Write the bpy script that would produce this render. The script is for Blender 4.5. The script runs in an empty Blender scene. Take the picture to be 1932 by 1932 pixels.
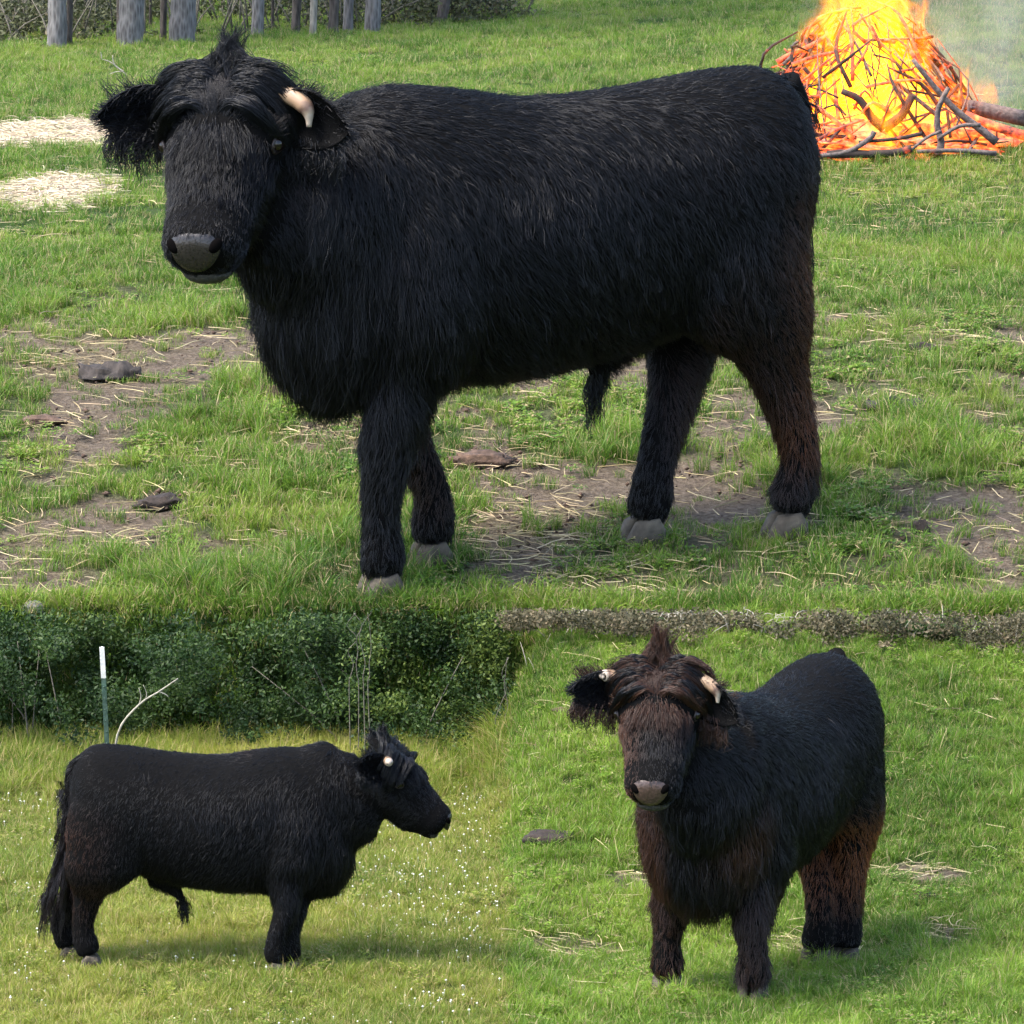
import bpy, bmesh, math, random
import numpy as np
from mathutils import Vector, Matrix, kdtree, noise as mnoise

R = math.radians
rng = np.random.default_rng(7)
random.seed(7)
scene = bpy.context.scene
COL = scene.collection

# ------------------------------------------------------------------ camera
CAM_H, PITCH, FOV = 2.24, 10.5, 14.0
cam_d = bpy.data.cameras.new('camera')
cam = bpy.data.objects.new('camera', cam_d)
COL.objects.link(cam)
cam.location = (0, 0, CAM_H)
cam.rotation_euler = (R(90 - PITCH), 0, 0)
cam_d.sensor_fit = 'AUTO'
cam_d.angle = R(FOV)
cam_d.clip_start = 0.1
cam_d.clip_end = 800
scene.camera = cam

# ------------------------------------------------------------------ world, sun, exposure
SUN_EL, SUN_ROT = 60.0, -112.0          # sun high, from the left and a little behind the camera
world = bpy.data.worlds.new('World')
scene.world = world
world.use_nodes = True
wn = world.node_tree
bg = wn.nodes['Background']
sky = wn.nodes.new('ShaderNodeTexSky')
sky.sky_type = 'NISHITA'
sky.sun_disc = False
sky.sun_elevation = R(SUN_EL)
sky.sun_rotation = R(SUN_ROT)
sky.air_density = 1.0
sky.dust_density = 2.5
sky.ozone_density = 1.0
wn.links.new(sky.outputs[0], bg.inputs[0])
bg.inputs[1].default_value = 0.15
sun_d = bpy.data.lights.new('sun', 'SUN')
sun_d.energy = 2.1
sun_d.angle = R(22)
sun_d.color = (1.0, 0.95, 0.87)
sun = bpy.data.objects.new('sun', sun_d)
COL.objects.link(sun)
sd = Vector((math.sin(R(SUN_ROT)) * math.cos(R(SUN_EL)), math.cos(R(SUN_ROT)) * math.cos(R(SUN_EL)), math.sin(R(SUN_EL))))
sun.rotation_euler = (-sd).to_track_quat('-Z', 'Y').to_euler()
sun.location = sd * 40
vs = scene.view_settings
vs.view_transform = 'Standard'
vs.look = 'None'
vs.gamma = 1
vs.exposure = 1.75
vs.use_curve_mapping = False
scene.render.engine = 'CYCLES'
scene.cycles.use_denoising = True
scene.cycles.use_adaptive_sampling = True
scene.cycles.adaptive_threshold = 0.025
scene.cycles.max_bounces = 4
scene.cycles.diffuse_bounces = 2
scene.cycles.glossy_bounces = 2
scene.cycles.transmission_bounces = 2
scene.cycles.transparent_max_bounces = 12
scene.cycles.volume_bounces = 0
scene.cycles_curves.shape = 'RIBBONS'
scene.cycles_curves.subdivisions = 1

# ------------------------------------------------------------------ helpers
def tag(o, label=None, cat=None, group=None, kind=None):
    if label: o['label'] = label
    if cat: o['category'] = cat
    if group: o['group'] = group
    if kind: o['kind'] = kind
    return o

def empty(name, loc, rz=0.0):
    o = bpy.data.objects.new(name, None)
    o.empty_display_size = 0.1
    COL.objects.link(o)
    o.location = loc
    o.rotation_euler = (0, 0, rz)
    return o

def link(name, data, mat=None, parent=None):
    o = bpy.data.objects.new(name, data)
    COL.objects.link(o)
    if mat is not None:
        data.materials.append(mat)
    if parent is not None:
        o.parent = parent
    return o

def np_mesh(name, V, F, smooth=True):
    """V (n,3) array, F list/array of faces"""
    me = bpy.data.meshes.new(name)
    me.from_pydata([tuple(v) for v in V] if not isinstance(V, list) else V, [], [tuple(int(i) for i in f) for f in F])
    if smooth:
        me.polygons.foreach_set('use_smooth', np.ones(len(me.polygons), dtype=bool))
    me.update()
    return me

def tri_mesh(name, V, T, smooth=False):
    """fast triangle mesh from arrays"""
    me = bpy.data.meshes.new(name)
    nv, nt = len(V), len(T)
    me.vertices.add(nv)
    me.vertices.foreach_set('co', np.ascontiguousarray(V, dtype=np.float32).ravel())
    me.loops.add(nt * 3)
    me.loops.foreach_set('vertex_index', np.ascontiguousarray(T, dtype=np.int32).ravel())
    me.polygons.add(nt)
    me.polygons.foreach_set('loop_start', np.arange(0, nt * 3, 3, dtype=np.int32))
    if smooth:
        me.polygons.foreach_set('use_smooth', np.ones(nt, dtype=bool))
    me.update(calc_edges=True)
    return me

# ------------------------------------------------------------------ picture <-> place
PX = 1932.0
FPX = (PX / 2) / math.tan(R(FOV / 2))
cp, sp = math.cos(R(PITCH)), math.sin(R(PITCH))
def ray(u, v):
    a, b = (u - PX / 2) / FPX, (PX / 2 - v) / FPX
    d = Vector((a, cp + b * sp, -sp + b * cp))
    return d.normalized()
def proj(p):
    x, y, z = p[0], p[1], p[2] - CAM_H
    dep = y * cp - z * sp
    return (PX / 2 + FPX * x / dep, PX / 2 - FPX * (z * cp + y * sp) / dep)

def sstep(a, b, x):
    t = np.clip((x - a) / (b - a), 0, 1)
    return t * t * (3 - 2 * t)

def vnoise(x, y, seed=0):
    """smooth value noise, arrays"""
    x = np.asarray(x, dtype=np.float64) + seed * 17.13
    y = np.asarray(y, dtype=np.float64) - seed * 9.71
    xi, yi = np.floor(x), np.floor(y)
    xf, yf = x - xi, y - yi
    u, v = xf * xf * (3 - 2 * xf), yf * yf * (3 - 2 * yf)
    def h(a, b):
        s = np.sin(a * 127.1 + b * 311.7 + seed * 74.7) * 43758.5453
        return s - np.floor(s)
    return (h(xi, yi) * (1 - u) + h(xi + 1, yi) * u) * (1 - v) + (h(xi, yi + 1) * (1 - u) + h(xi + 1, yi + 1) * u) * v

def fbm(x, y, seed=0, oct=4):
    s, a, t = 0, 0.5, 0
    for k in range(oct):
        s = s + a * vnoise(np.asarray(x) * 2 ** k, np.asarray(y) * 2 ** k, seed + k * 3)
        t += a
        a *= 0.5
    return s / t

EDGE = 10.74      # front lip of the upper pasture
def terrain(x, y):
    x = np.asarray(x, dtype=np.float64); y = np.asarray(y, dtype=np.float64)
    # upper pasture: climbs a little past the bull, then runs on nearly level, higher on the right
    up = np.interp(y, [10.0, 10.74, 13.5, 15.5, 19.5, 30, 60, 120], [-.07, -.012, .31, .40, .40, .30, .6, 6.0])
    up = up + .012 * np.maximum(y - 17, 0) * sstep(-2.5, 3.0, x) + (y > 30) * (y - 30) * .02
    up = up + .02 * (fbm(x * 1.3, y * 1.3, 3, 3) - .5)
    # lower meadow on the left (falls away towards the thicket) and paddock on the right (dips, then climbs)
    ll = np.interp(y, [4, 6.5, 8.0, 9.2, 10.4, 10.8], [.05, -.06, -.165, -.26, -.35, -.36])
    lr = np.interp(y, [4, 6.5, 7.85, 8.4, 9.0, 10.3, 10.74], [.0, -.08, -.185, -.262, -.235, .0, -.02])
    lr = lr - .05 * sstep(.7, 1.5, x) * sstep(8.6, 10.3, y)
    lo = ll + (lr - ll) * sstep(-.10, .14, x)
    lo = lo + .008 * (fbm(x * 4, y * 4, 5, 3) - .5)
    k = sstep(EDGE - .07, EDGE + .01, y)
    return lo * (1 - k) + up * k
def tz(x, y):
    return float(terrain(x, y))
TS = np.concatenate([np.arange(6, 16, .03), np.arange(16, 60, .15), np.arange(60, 400, 1.5)])
def ground(u, v):
    """where the sight line of a picture point meets the terrain"""
    d = ray(u, v)
    lo, hi = None, None
    ts = TS
    for _ in range(3):
        below = CAM_H + d.z * ts < terrain(d.x * ts, d.y * ts)
        k = int(np.argmax(below)) if below.any() else len(ts) - 1
        ts = np.linspace(ts[max(k - 1, 0)], ts[k], 24)
    t = float(ts[12])
    return Vector((d.x * t, d.y * t, tz(d.x * t, d.y * t)))
def at_depth(u, v, y):
    d = ray(u, v)
    q = d * (y / d.y)
    return Vector((q.x, q.y, q.z + CAM_H))

# ------------------------------------------------------------------ materials
def mat_new(name):
    m = bpy.data.materials.new(name)
    m.use_nodes = True
    nt = m.node_tree
    return m, nt, nt.nodes['Principled BSDF']
def N(nt, t, **kw):
    n = nt.nodes.new('ShaderNode' + t)
    for k, v in kw.items():
        if k in n.inputs: n.inputs[k].default_value = v
        else: setattr(n, k, v)
    return n
def ramp(nt, fac, stops, interp='LINEAR'):
    r = N(nt, 'ValToRGB')
    r.color_ramp.interpolation = interp
    e = r.color_ramp.elements
    while len(e) > 1: e.remove(e[-1])
    e[0].position, e[0].color = stops[0][0], (*stops[0][1], 1)
    for p, c in stops[1:]:
        x = e.new(p); x.color = (*c, 1)
    nt.links.new(fac, r.inputs[0])
    return r.outputs[0]
def simple(name, col, rough=.6, bump=0, scale=30, var=.25, spec=.5):
    m, nt, p = mat_new(name)
    tc = N(nt, 'TexCoord')
    n = N(nt, 'TexNoise', Scale=scale, Detail=6.0)
    nt.links.new(tc.outputs['Object'], n.inputs['Vector'])
    c = ramp(nt, n.outputs[0], [(.3, tuple(x * (1 - var) for x in col)), (.7, tuple(min(1, x * (1 + var)) for x in col))])
    nt.links.new(c, p.inputs['Base Color'])
    p.inputs['Roughness'].default_value = rough
    p.inputs['Specular IOR Level'].default_value = spec
    if bump:
        b = N(nt, 'Bump', Strength=bump, Distance=.01)
        nt.links.new(n.outputs[0], b.inputs['Height'])
        nt.links.new(b.outputs[0], p.inputs['Normal'])
    return m

def mat_hair(name, rough=.38, spec=.30):
    """dull glossy coat: the strand colour comes with each strand"""
    m, nt, p = mat_new(name)
    a = N(nt, 'Attribute', attribute_name='tint')
    nt.links.new(a.outputs['Color'], p.inputs['Base Color'])
    p.inputs['Roughness'].default_value = rough
    p.inputs['Specular IOR Level'].default_value = spec
    return m
M_HAIR = mat_hair('coat_hair')
M_HIDE = simple('black_hide', (.0035, .0034, .0036), .9, .2, 60, .25, .08)
M_HOOF = simple('muddy_hoof', (.080, .066, .048), .9, .9, 22, .65)
M_NOSE = simple('wet_nose_skin', (.019, .0155, .014), .26, .18, 120, .4)
M_NOSE_PINK = simple('pinkish_nose_skin', (.060, .037, .029), .28, .18, 120, .45)
M_NOSTRIL = simple('nostril', (.003, .0025, .0025), .9, 0, 30, .2, .02)
M_LIP = simple('grey_lip', (.026, .024, .020), .6, .4, 120, .4)
M_EYE, _nt, _p = mat_new('eye'); _p.inputs['Base Color'].default_value = (.010, .006, .005, 1); _p.inputs['Roughness'].default_value = .06
M_LID = simple('eyelid', (.016, .009, .008), .5, .2, 100)
def mat_horn():
    m, nt, p = mat_new('horn')
    a = N(nt, 'Attribute', attribute_name='along')
    n = N(nt, 'TexNoise', Scale=40.0, Detail=4.0)
    tc = N(nt, 'TexCoord'); nt.links.new(tc.outputs['Object'], n.inputs['Vector'])
    ad = N(nt, 'Math', operation='MULTIPLY_ADD'); ad.inputs[1].default_value = .25
    nt.links.new(n.outputs[0], ad.inputs[0]); nt.links.new(a.outputs['Fac'], ad.inputs[2])
    c = ramp(nt, ad.outputs[0], [(.1, (.24, .155, .095)), (.45, (.36, .245, .15)), (.72, (.35, .22, .135)), (.86, (.13, .075, .055)), (.96, (.34, .26, .19)), (1.0, (.42, .34, .27))])
    nt.links.new(c, p.inputs['Base Color'])
    p.inputs['Roughness'].default_value = .45
    return m
M_HORN = mat_horn()

# ------------------------------------------------------------------ animal building
def loft(rings, n=24):
    """closed tube through rings (centre, u axis, v axis, a, b); a/b half sizes along u/v"""
    V, F = [], []
    for (c, ux, vx, a, b) in rings:
        c = Vector(c)
        for k in range(n):
            t = 2 * math.pi * k / n
            V.append(c + ux * (a * math.cos(t)) + vx * (b * math.sin(t)))
    m = len(rings)
    for i in range(m - 1):
        for k in range(n):
            k2 = (k + 1) % n
            F.append((i * n + k, i * n + k2, (i + 1) * n + k2, (i + 1) * n + k))
    V.append(Vector(rings[0][0])); V.append(Vector(rings[-1][0]))
    a0, a1 = len(V) - 2, len(V) - 1
    for k in range(n):
        k2 = (k + 1) % n
        F.append((a0, k2, k))
        F.append((a1, (m - 1) * n + k, (m - 1) * n + k2))
    return V, F

def catmull(P, k):
    """smooth path through rows of P (array m x d), k samples per span"""
    P = np.asarray(P, dtype=float)
    Q = np.vstack([2 * P[0] - P[1], P, 2 * P[-1] - P[-2]])
    out = []
    for i in range(1, len(Q) - 2):
        for t in np.linspace(0, 1, k, endpoint=False):
            p0, p1, p2, p3 = Q[i - 1], Q[i], Q[i + 1], Q[i + 2]
            out.append(.5 * (2 * p1 + (p2 - p0) * t + (2 * p0 - 5 * p1 + 4 * p2 - p3) * t * t + (3 * p1 - p0 - 3 * p2 + p3) * t ** 3))
    out.append(Q[-2])
    return np.array(out)

def limb(path, k=5, n=16, side=(0, 1, 0)):
    """path rows x,y,z,ra,rb: ra along the limb's side axis, rb across"""
    P = catmull(path, k)
    rings = []
    for i in range(len(P)):
        a, b = P[max(i - 1, 0), :3], P[min(i + 1, len(P) - 1), :3]
        t = Vector(b - a).normalized()
        s = Vector(side); s = (s - t * s.dot(t)).normalized()
        rings.append((P[i, :3], s, t.cross(s), max(P[i, 3], .0003), max(P[i, 4], .0003)))
    return loft(rings, n)

def sample_surface(me, count, seed, centre=None, rad=.3, gain=1.0):
    g = np.random.default_rng(seed)
    me.calc_loop_triangles()
    nt = len(me.loop_triangles)
    T = np.empty(nt * 3, dtype=np.int32); me.loop_triangles.foreach_get('vertices', T); T = T.reshape(-1, 3)
    V = np.empty(len(me.vertices) * 3, dtype=np.float32); me.vertices.foreach_get('co', V); V = V.reshape(-1, 3).astype(float)
    Nn = np.empty(len(me.vertices) * 3, dtype=np.float32); me.vertices.foreach_get('normal', Nn); Nn = Nn.reshape(-1, 3).astype(float)
    a, b, c = V[T[:, 0]], V[T[:, 1]], V[T[:, 2]]
    ar = np.linalg.norm(np.cross(b - a, c - a), axis=1)
    if centre is not None:
        ar = ar * np.where(np.linalg.norm((a + b + c) / 3 - np.array(centre), axis=1) < rad, gain, 1.0)
    idx = g.choice(nt, count, p=ar / ar.sum())
    r1, r2 = np.sqrt(g.random(count)), g.random(count)
    w0, w1, w2 = (1 - r1)[:, None], (r1 * (1 - r2))[:, None], (r1 * r2)[:, None]
    t = T[idx]
    P = V[t[:, 0]] * w0 + V[t[:, 1]] * w1 + V[t[:, 2]] * w2
    Q = Nn[t[:, 0]] * w0 + Nn[t[:, 1]] * w1 + Nn[t[:, 2]] * w2
    Q /= np.linalg.norm(Q, axis=1)[:, None] + 1e-9
    return P, Q

def unit(a):
    return a / (np.linalg.norm(a, axis=-1, keepdims=True) + 1e-9)

def hair_object(name, PTS, RAD, TINT, mat, parent):
    """PTS (n,k,3), RAD (k,) or (n,k), TINT (n,3)"""
    n, k, _ = PTS.shape
    hc = bpy.data.hair_curves.new(name)
    hc.add_curves([k] * n)
    hc.attributes['position'].data.foreach_set('vector', np.ascontiguousarray(PTS, dtype=np.float32).ravel())
    ra = hc.attributes.get('radius') or hc.attributes.new('radius', 'FLOAT', 'POINT')
    rad = np.broadcast_to(RAD, (n, k)).astype(np.float32)
    ra.data.foreach_set('value', np.ascontiguousarray(rad).ravel())
    ta = hc.attributes.new('tint', 'FLOAT_COLOR', 'CURVE')
    col = np.ones((n, 4), dtype=np.float32); col[:, :3] = TINT
    ta.data.foreach_set('color', col.ravel())
    return link(name, hc, mat, parent)

BLACK = np.array([.0025, .0028, .0044])
BROWN = np.array([.13, .052, .022])
RUST = np.array([.36, .115, .038])

class Bull:
    def __init__(self, name, label, origin, yaw, s, seed):
        self.root = empty(name, origin)
        tag(self.root, label, 'bull', 'shaggy black bulls in the pasture')
        self.root.rotation_euler = (0, 0, yaw)
        self.root.scale = (s, s, s)
        self.s, self.seed, self.yaw = s, seed, yaw
        self.W = Matrix.Translation(origin) @ Matrix.Rotation(yaw, 4, 'Z') @ Matrix.Diagonal((s, s, s, 1))
        self.Wi = self.W.inverted()
        self.V, self.F = [], []
    def local(self, p):
        return self.Wi @ Vector(p)
    def add(self, VF):
        V, F = VF
        o = len(self.V)
        self.V += [tuple(v) for v in V]
        self.F += [tuple(i + o for i in f) for f in F]
    def trunk(self, tab):
        T = catmull([(x, z, w, h) for (x, z, w, h) in tab], 4)
        rings = []
        for (x, z, w, h) in T:
            rings.append(((x, 0, z), Vector((0, 1, 0)), Vector((0, 0, 1)), max(w, .01), max(h, .01)))
        V, F = loft(rings, 28)
        self.add((V, F))
    def part(self, name, VF, mat, smooth=True, parent=None):
        V, F = VF
        me = np_mesh(name, [tuple(v) for v in V], F, smooth)
        return link(name, me, mat, parent or self.root)

def ellipsoid(c, rx, ry, rz, M=None, n=16, m=10):
    V, F = [], []
    for i in range(1, m):
        ph = math.pi * i / m
        for k in range(n):
            t = 2 * math.pi * k / n
            p = Vector((rx * math.sin(ph) * math.cos(t), ry * math.sin(ph) * math.sin(t), rz * math.cos(ph)))
            V.append(p)
    V.append(Vector((0, 0, rz))); V.append(Vector((0, 0, -rz)))
    for i in range(m - 2):
        for k in range(n):
            k2 = (k + 1) % n
            F.append((i * n + k, (i + 1) * n + k, (i + 1) * n + k2, i * n + k2))
    a, b = len(V) - 2, len(V) - 1
    for k in range(n):
        k2 = (k + 1) % n
        F.append((a, k, k2)); F.append((b, (m - 2) * n + k2, (m - 2) * n + k))
    V = [Vector(c) + v for v in V]
    if M is not None: V = [M @ v for v in V]
    return V, F

def hoof_mesh(c, heading, s=1.0):
    """cloven hoof: two wedge toes, c = ground centre, heading = unit xy"""
    fx = Vector((heading[0], heading[1], 0)).normalized(); fy = Vector((-fx.y, fx.x, 0)); fz = Vector((0, 0, 1))
    V, F = [], []
    for sgn in (-1, 1):
        prof = [(-.062, 0), (.085, 0), (.075, .022), (.03, .085), (-.035, .098), (-.062, .06)]
        base = len(V)
        for (yy, sc) in ((.011, .95), (.03, 1.0), (.056, .86), (.066, .6)):
            for (px, pz) in prof:
                taper = 1 - .35 * max(px, 0) / .085 * 0
                V.append(Vector(c) + (fx * (px * sc) + fy * (sgn * yy * (1 - max(px, 0) * 3.2) ) + fz * (pz * (.86 + .14 * sc) + .0)) * s)
        n = len(prof)
        for i in range(3):
            for k in range(n):
                k2 = (k + 1) % n
                q = (base + i * n + k, base + i * n + k2, base + (i + 1) * n + k2, base + (i + 1) * n + k)
                F.append(q if sgn < 0 else q[::-1])
        F.append(tuple(base + k for k in range(n))[::-1] if sgn < 0 else tuple(base + k for k in range(n)))
        F.append(tuple(base + 3 * n + k for k in range(n)) if sgn < 0 else tuple(base + 3 * n + k for k in range(n))[::-1])
    return V, F

def ear_mesh(M, sgn, L=.210, W=.078):
    """cupped leaf ear along +-y of the head, opening forward"""
    V, F = [], []
    n, m = 10, 9
    for side in (0, 1):
        for i in range(n + 1):
            t = i / n
            w = W * (math.sin(math.pi * min(1, t * .80 + .20)) ** .65) * (1 if t < .97 else .5)
            if t > .85: w *= max(.12, 1 - ((t - .85) / .15) ** 2 * .75)
            for k in range(m):
                q = -1 + 2 * k / (m - 1)
                cup = .045 * (q * q) * (1 - t * .55)
                x = cup - .012 * side + (.0 if side == 0 else -.004)
                V.append(M @ Vector((x, sgn * (t * L), q * w - .10 * t * t * L)))
    s0 = (n + 1) * m
    for i in range(n):
        for k in range(m - 1):
            a = i * m + k
            F.append((a, a + 1, a + m + 1, a + m))
            F.append((s0 + a, s0 + a + m, s0 + a + m + 1, s0 + a + 1))
    for i in range(n):
        for k in (0, m - 1):
            a = i * m + k
            F.append((a, a + m, s0 + a + m, s0 + a))
    for k in range(m - 1):
        a = n * m + k
        F.append((a, a + 1, s0 + a + 1, s0 + a))
    return V, F

def build_bull(name, label, origin, yaw, s, seed, hooves, head, cfg):
    """hooves: world points FL, FR, HL, HR; head: (world point between the eyes, yaw, pitch, roll) in the body's frame"""
    B = Bull(name, label, origin, yaw, s, seed)
    g = np.random.default_rng(seed)
    B.trunk(cfg['trunk'])
    hl = [B.local(h) for h in hooves]
    sh = cfg.get('shoulder', (.46, .15, .78)); hp = cfg.get('hip', (-.49, .15, .87))
    lw = cfg.get('leg', 1.0)
    legs = []
    for i, h in enumerate(hl):
        sg = 1 if i in (0, 2) else -1
        fwd = cfg.get('hoofdir', [0, 0, 0, 0])[i]
        if i < 2:
            kx = sh[0] + (h.x - sh[0]) * .62
            ky = sg * sh[1] + (h.y - sg * sh[1]) * .65
            path = [(sh[0] + .02, sg * sh[1], sh[2] + .08, .12, .20), (sh[0] - .02, sg * (sh[1] + .035), sh[2] - .13, .125, .165),
                    (sh[0] + (h.x - sh[0]) * .35 - .015, sg * sh[1] + (h.y - sg * sh[1]) * .35, .53 + h.z * .4, .092 * lw, .108 * lw),
                    (kx + .012, ky, .36 + h.z * .65, .070 * lw, .074 * lw), (h.x - .012, h.y, .22 + h.z, .051 * lw, .053 * lw),
                    (h.x - .018, h.y, .12 + h.z, .060 * lw, .066 * lw), (h.x - .008, h.y, .065 + h.z, .056 * lw, .062 * lw)]
        else:
            hkx = hp[0] + (h.x - hp[0]) * .60 - cfg.get('hock', .10)
            hky = sg * hp[1] + (h.y - sg * hp[1]) * .7
            path = [(hp[0], sg * hp[1], hp[2] + .05, .13, .24), (hp[0] - .04, sg * (hp[1] + .005), hp[2] - .17, .135, .245),
                    (hp[0] - .085 + (h.x - hp[0]) * .25, sg * (hp[1] + .01), .56 + h.z * .3, .110 * lw, .165 * lw),
                    (hkx + .03, hky, .42 + h.z * .6, .066 * lw, .088 * lw), (h.x - .055, h.y, .23 + h.z, .052 * lw, .060 * lw),
                    (h.x - .035, h.y, .12 + h.z, .061 * lw, .070 * lw), (h.x - .018, h.y, .065 + h.z, .056 * lw, .064 * lw)]
        B.add(limb(path))
        legs.append([Vector(p[:3]) for p in path])
    for sg in (1, -1):
        B.add(ellipsoid((hp[0] - .05, sg * (hp[1] + .005), .74), .22, .135, .30))     # thigh
        B.add(ellipsoid((sh[0] - .02, sg * (sh[1] + .03), .72), .17, .125, .30))     # shoulder
    # head frame
    eye_w, hy, hpitch, hroll = head
    RH = Matrix.Rotation(hy, 4, 'Z') @ Matrix.Rotation(hpitch, 4, 'Y') @ Matrix.Rotation(hroll, 4, 'X')
    hp_loc = B.local(eye_w) - (RH @ Vector((.205, 0, .052)))
    MH = Matrix.Translation(hp_loc) @ Matrix.Rotation(hy, 4, 'Z') @ Matrix.Rotation(-hpitch, 4, 'Y').inverted() @ Matrix.Rotation(hroll, 4, 'X')
    if cfg.get('headscale', 1) != 1:
        MH = MH @ Matrix.Scale(cfg['headscale'], 4)
    hy_ax = MH.to_3x3() @ Vector((0, 1, 0)); hz_ax = MH.to_3x3() @ Vector((0, 0, 1)); hx_ax = MH.to_3x3() @ Vector((1, 0, 0))
    sq = lambda x: x if x > .205 else .205 + (x - .205) * .66
    tabh = [(-.07, -.01, .07, .09), (-.04, 0, .115, .125), (.02, .015, .150, .155), (.10, .02, .165, .165), (.19, .005, .166, .165), (.28, -.01, .142, .155),
            (.37, -.02, .122, .130), (.45, -.022, .115, .112), (.51, -.02, .114, .102), (.548, -.015, .097, .086), (.565, -.01, .06, .05)]
    rings = [(MH @ Vector((sq(x), 0, z - (.012 if x < .15 else 0))), hy_ax.normalized(), hz_ax.normalized(), w * cfg.get('headscale', 1), h * cfg.get('headscale', 1)) for (x, z, w, h) in tabh]
    B.add(loft(rings, 24))
    B.add(ellipsoid((.33, 0, -.115), .16, .085, .07, MH))          # jaw
    for sgn in (1, -1):
        B.add(ellipsoid((.50, sgn * .062, -.025), .056, .054, .062, MH))   # upper lip
    B.add(ellipsoid((.505, 0, -.098), .055, .068, .042, MH))        # chin
    for sgn in (1, -1):
        B.add(ellipsoid((.178, sgn * .118, .070), .06, .05, .05, MH))  # brow
    # neck from the shoulders to the back of the skull
    npth = []
    for (px, py, pz, a, b) in cfg['neck']:
        npth.append((px, py, pz, a, b))
    back = MH @ Vector((.08, 0, -.06))
    npth.append((back.x, back.y, back.z, .125, .155))
    B.add(limb(npth, 6, 24))
    if cfg.get('sheath', True):
        sx, sz = cfg.get('sheath_at', (-.12, .47))
        B.add(limb([(sx - .12, 0, sz + .10, .06, .055), (sx, 0, sz + .02, .038, .040), (sx + .055, 0, sz - .045, .021, .024), (sx + .068, 0, sz - .085, .010, .012)], 4, 12))
    # one continuous surface
    tmp = np_mesh('tmp', B.V, B.F)
    ob = bpy.data.objects.new('tmp', tmp); COL.objects.link(ob)
    rm = ob.modifiers.new('r', 'REMESH'); rm.mode = 'VOXEL'; rm.voxel_size = .017
    sm = ob.modifiers.new('s', 'SMOOTH'); sm.factor = .5; sm.iterations = 11
    dg = bpy.context.evaluated_depsgraph_get()
    me = bpy.data.meshes.new_from_object(ob.evaluated_get(dg))
    me.name = 'body'
    bpy.data.objects.remove(ob)
    me.polygons.foreach_set('use_smooth', np.ones(len(me.polygons), dtype=bool))
    me.materials.clear()
    body = link('body', me, M_HIDE, B.root)
    # hooves
    for i, h in enumerate(hl):
        a = cfg.get('hoofdir', [0, 0, 0, 0])[i]
        B.part('hoof', hoof_mesh(h + Vector((-.005, 0, -.018)), (math.cos(a), math.sin(a)), .93 * cfg.get('hoof', 1.0)), M_HOOF)
    # nose, nostrils, lips, eyes, ears, horns
    nose = [(MH @ Vector((x, 0, z)), hy_ax.normalized(), hz_ax.normalized(), w * cfg.get('headscale', 1), h * cfg.get('headscale', 1)) for (x, z, w, h) in
            [(.50, .026, .060, .046), (.545, .022, .067, .049), (.566, .018, .067, .047), (.577, .014, .059, .039), (.582, .010, .035, .020)]]
    nV, nF = loft(nose, 24)
    nI = MH.inverted()
    for q in range(len(nV)):
        w = nI @ nV[q]
        k = (w.z - .014) / .052
        w.y *= 1 + .17 * k
        w.x -= .012 * max(0, abs(w.y) / .07 - .45) + (.022 * k if w.x > .53 else .012 * k)
        nV[q] = MH @ w
    no = B.part('nose', (nV, nF), cfg.get('nosemat', M_NOSE))
    for sgn in (1, -1):
        Mn = MH @ Matrix.Translation((.5560, sgn * .058, .034)) @ Matrix.Rotation(sgn * .5, 4, 'Z') @ Matrix.Rotation(-.55, 4, 'Y') @ Matrix.Rotation(sgn * .55, 4, 'X')
        V, F = ellipsoid((0, 0, 0), .0115, .0225, .0150, Mn)
        B.part('nostril', (V, F), M_NOSTRIL, parent=no)
    B.part('lower_lip', ellipsoid((.535, 0, -.088), .034, .066, .026, MH), M_LIP)
    for sgn in (1, -1):
        e = B.part('eye', ellipsoid((.207, sgn * .156, .054), .024, .019, .021, MH), M_EYE)
        B.part('eyelid', limb([tuple(MH @ Vector((.205 + .029 * math.cos(t), sgn * (.158 - .010 * abs(math.cos(t))), .052 + .021 * math.sin(t)))) + (.0055, .0055)
                               for t in np.linspace(0, 2 * math.pi, 12)], 2, 6, (.3, .2, .9)), M_LID, parent=e)
    ears = []
    for q, sgn in enumerate((1, -1)):
        ex = cfg.get('ear', [(.0, .0, .0)] * 2)[q]
        Me = MH @ Matrix.Translation((.095, sgn * .150, .055)) @ Matrix.Rotation(ex[0] * sgn, 4, 'Z') @ Matrix.Rotation(ex[1] * sgn, 4, 'X') @ Matrix.Rotation(ex[2], 4, 'Y') @ Matrix.Rotation(R(-38), 4, 'Y')
        eo = B.part('ear', ear_mesh(Me, sgn), M_HIDE)
        ears.append((Me, sgn, eo))
        hz = cfg.get('horn', [(.14, .10, -.06)] * 2)[q]
        b0 = Vector(hz[3]) if len(hz) > 3 else Vector((.075, .150, .115)); b0.y *= sgn
        d = Vector((hz[0], sgn * hz[1], hz[2]))
        pts = []
        for t in np.linspace(0, 1, 9):
            p = b0 + d * t + Vector((0, sgn * .03 * math.sin(math.pi * t), .012 * math.sin(math.pi * t)))
            r = .0275 * (1 - .32 * t) if t < .55 else .0275 * (.824 - (t - .55) * 1.55)
            p = MH @ p
            pts.append((p.x, p.y, p.z, max(r, .007), max(r, .007)))
        ho = B.part('horn', limb(pts, 2, 14, (.2, .3, .9)), M_HORN)
        at = ho.data.attributes.new('along', 'FLOAT', 'POINT')
        w = B.root.matrix_world
        tip, root = MH @ (b0 + d), MH @ b0
        L2 = (tip - root).length_squared
        at.data.foreach_set('value', np.array([max(0, min(1, (v.co - root).dot(tip - root) / L2)) for v in ho.data.vertices], dtype=np.float32))
    # ---------------- coat
    cnt = cfg['hairs']
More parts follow.
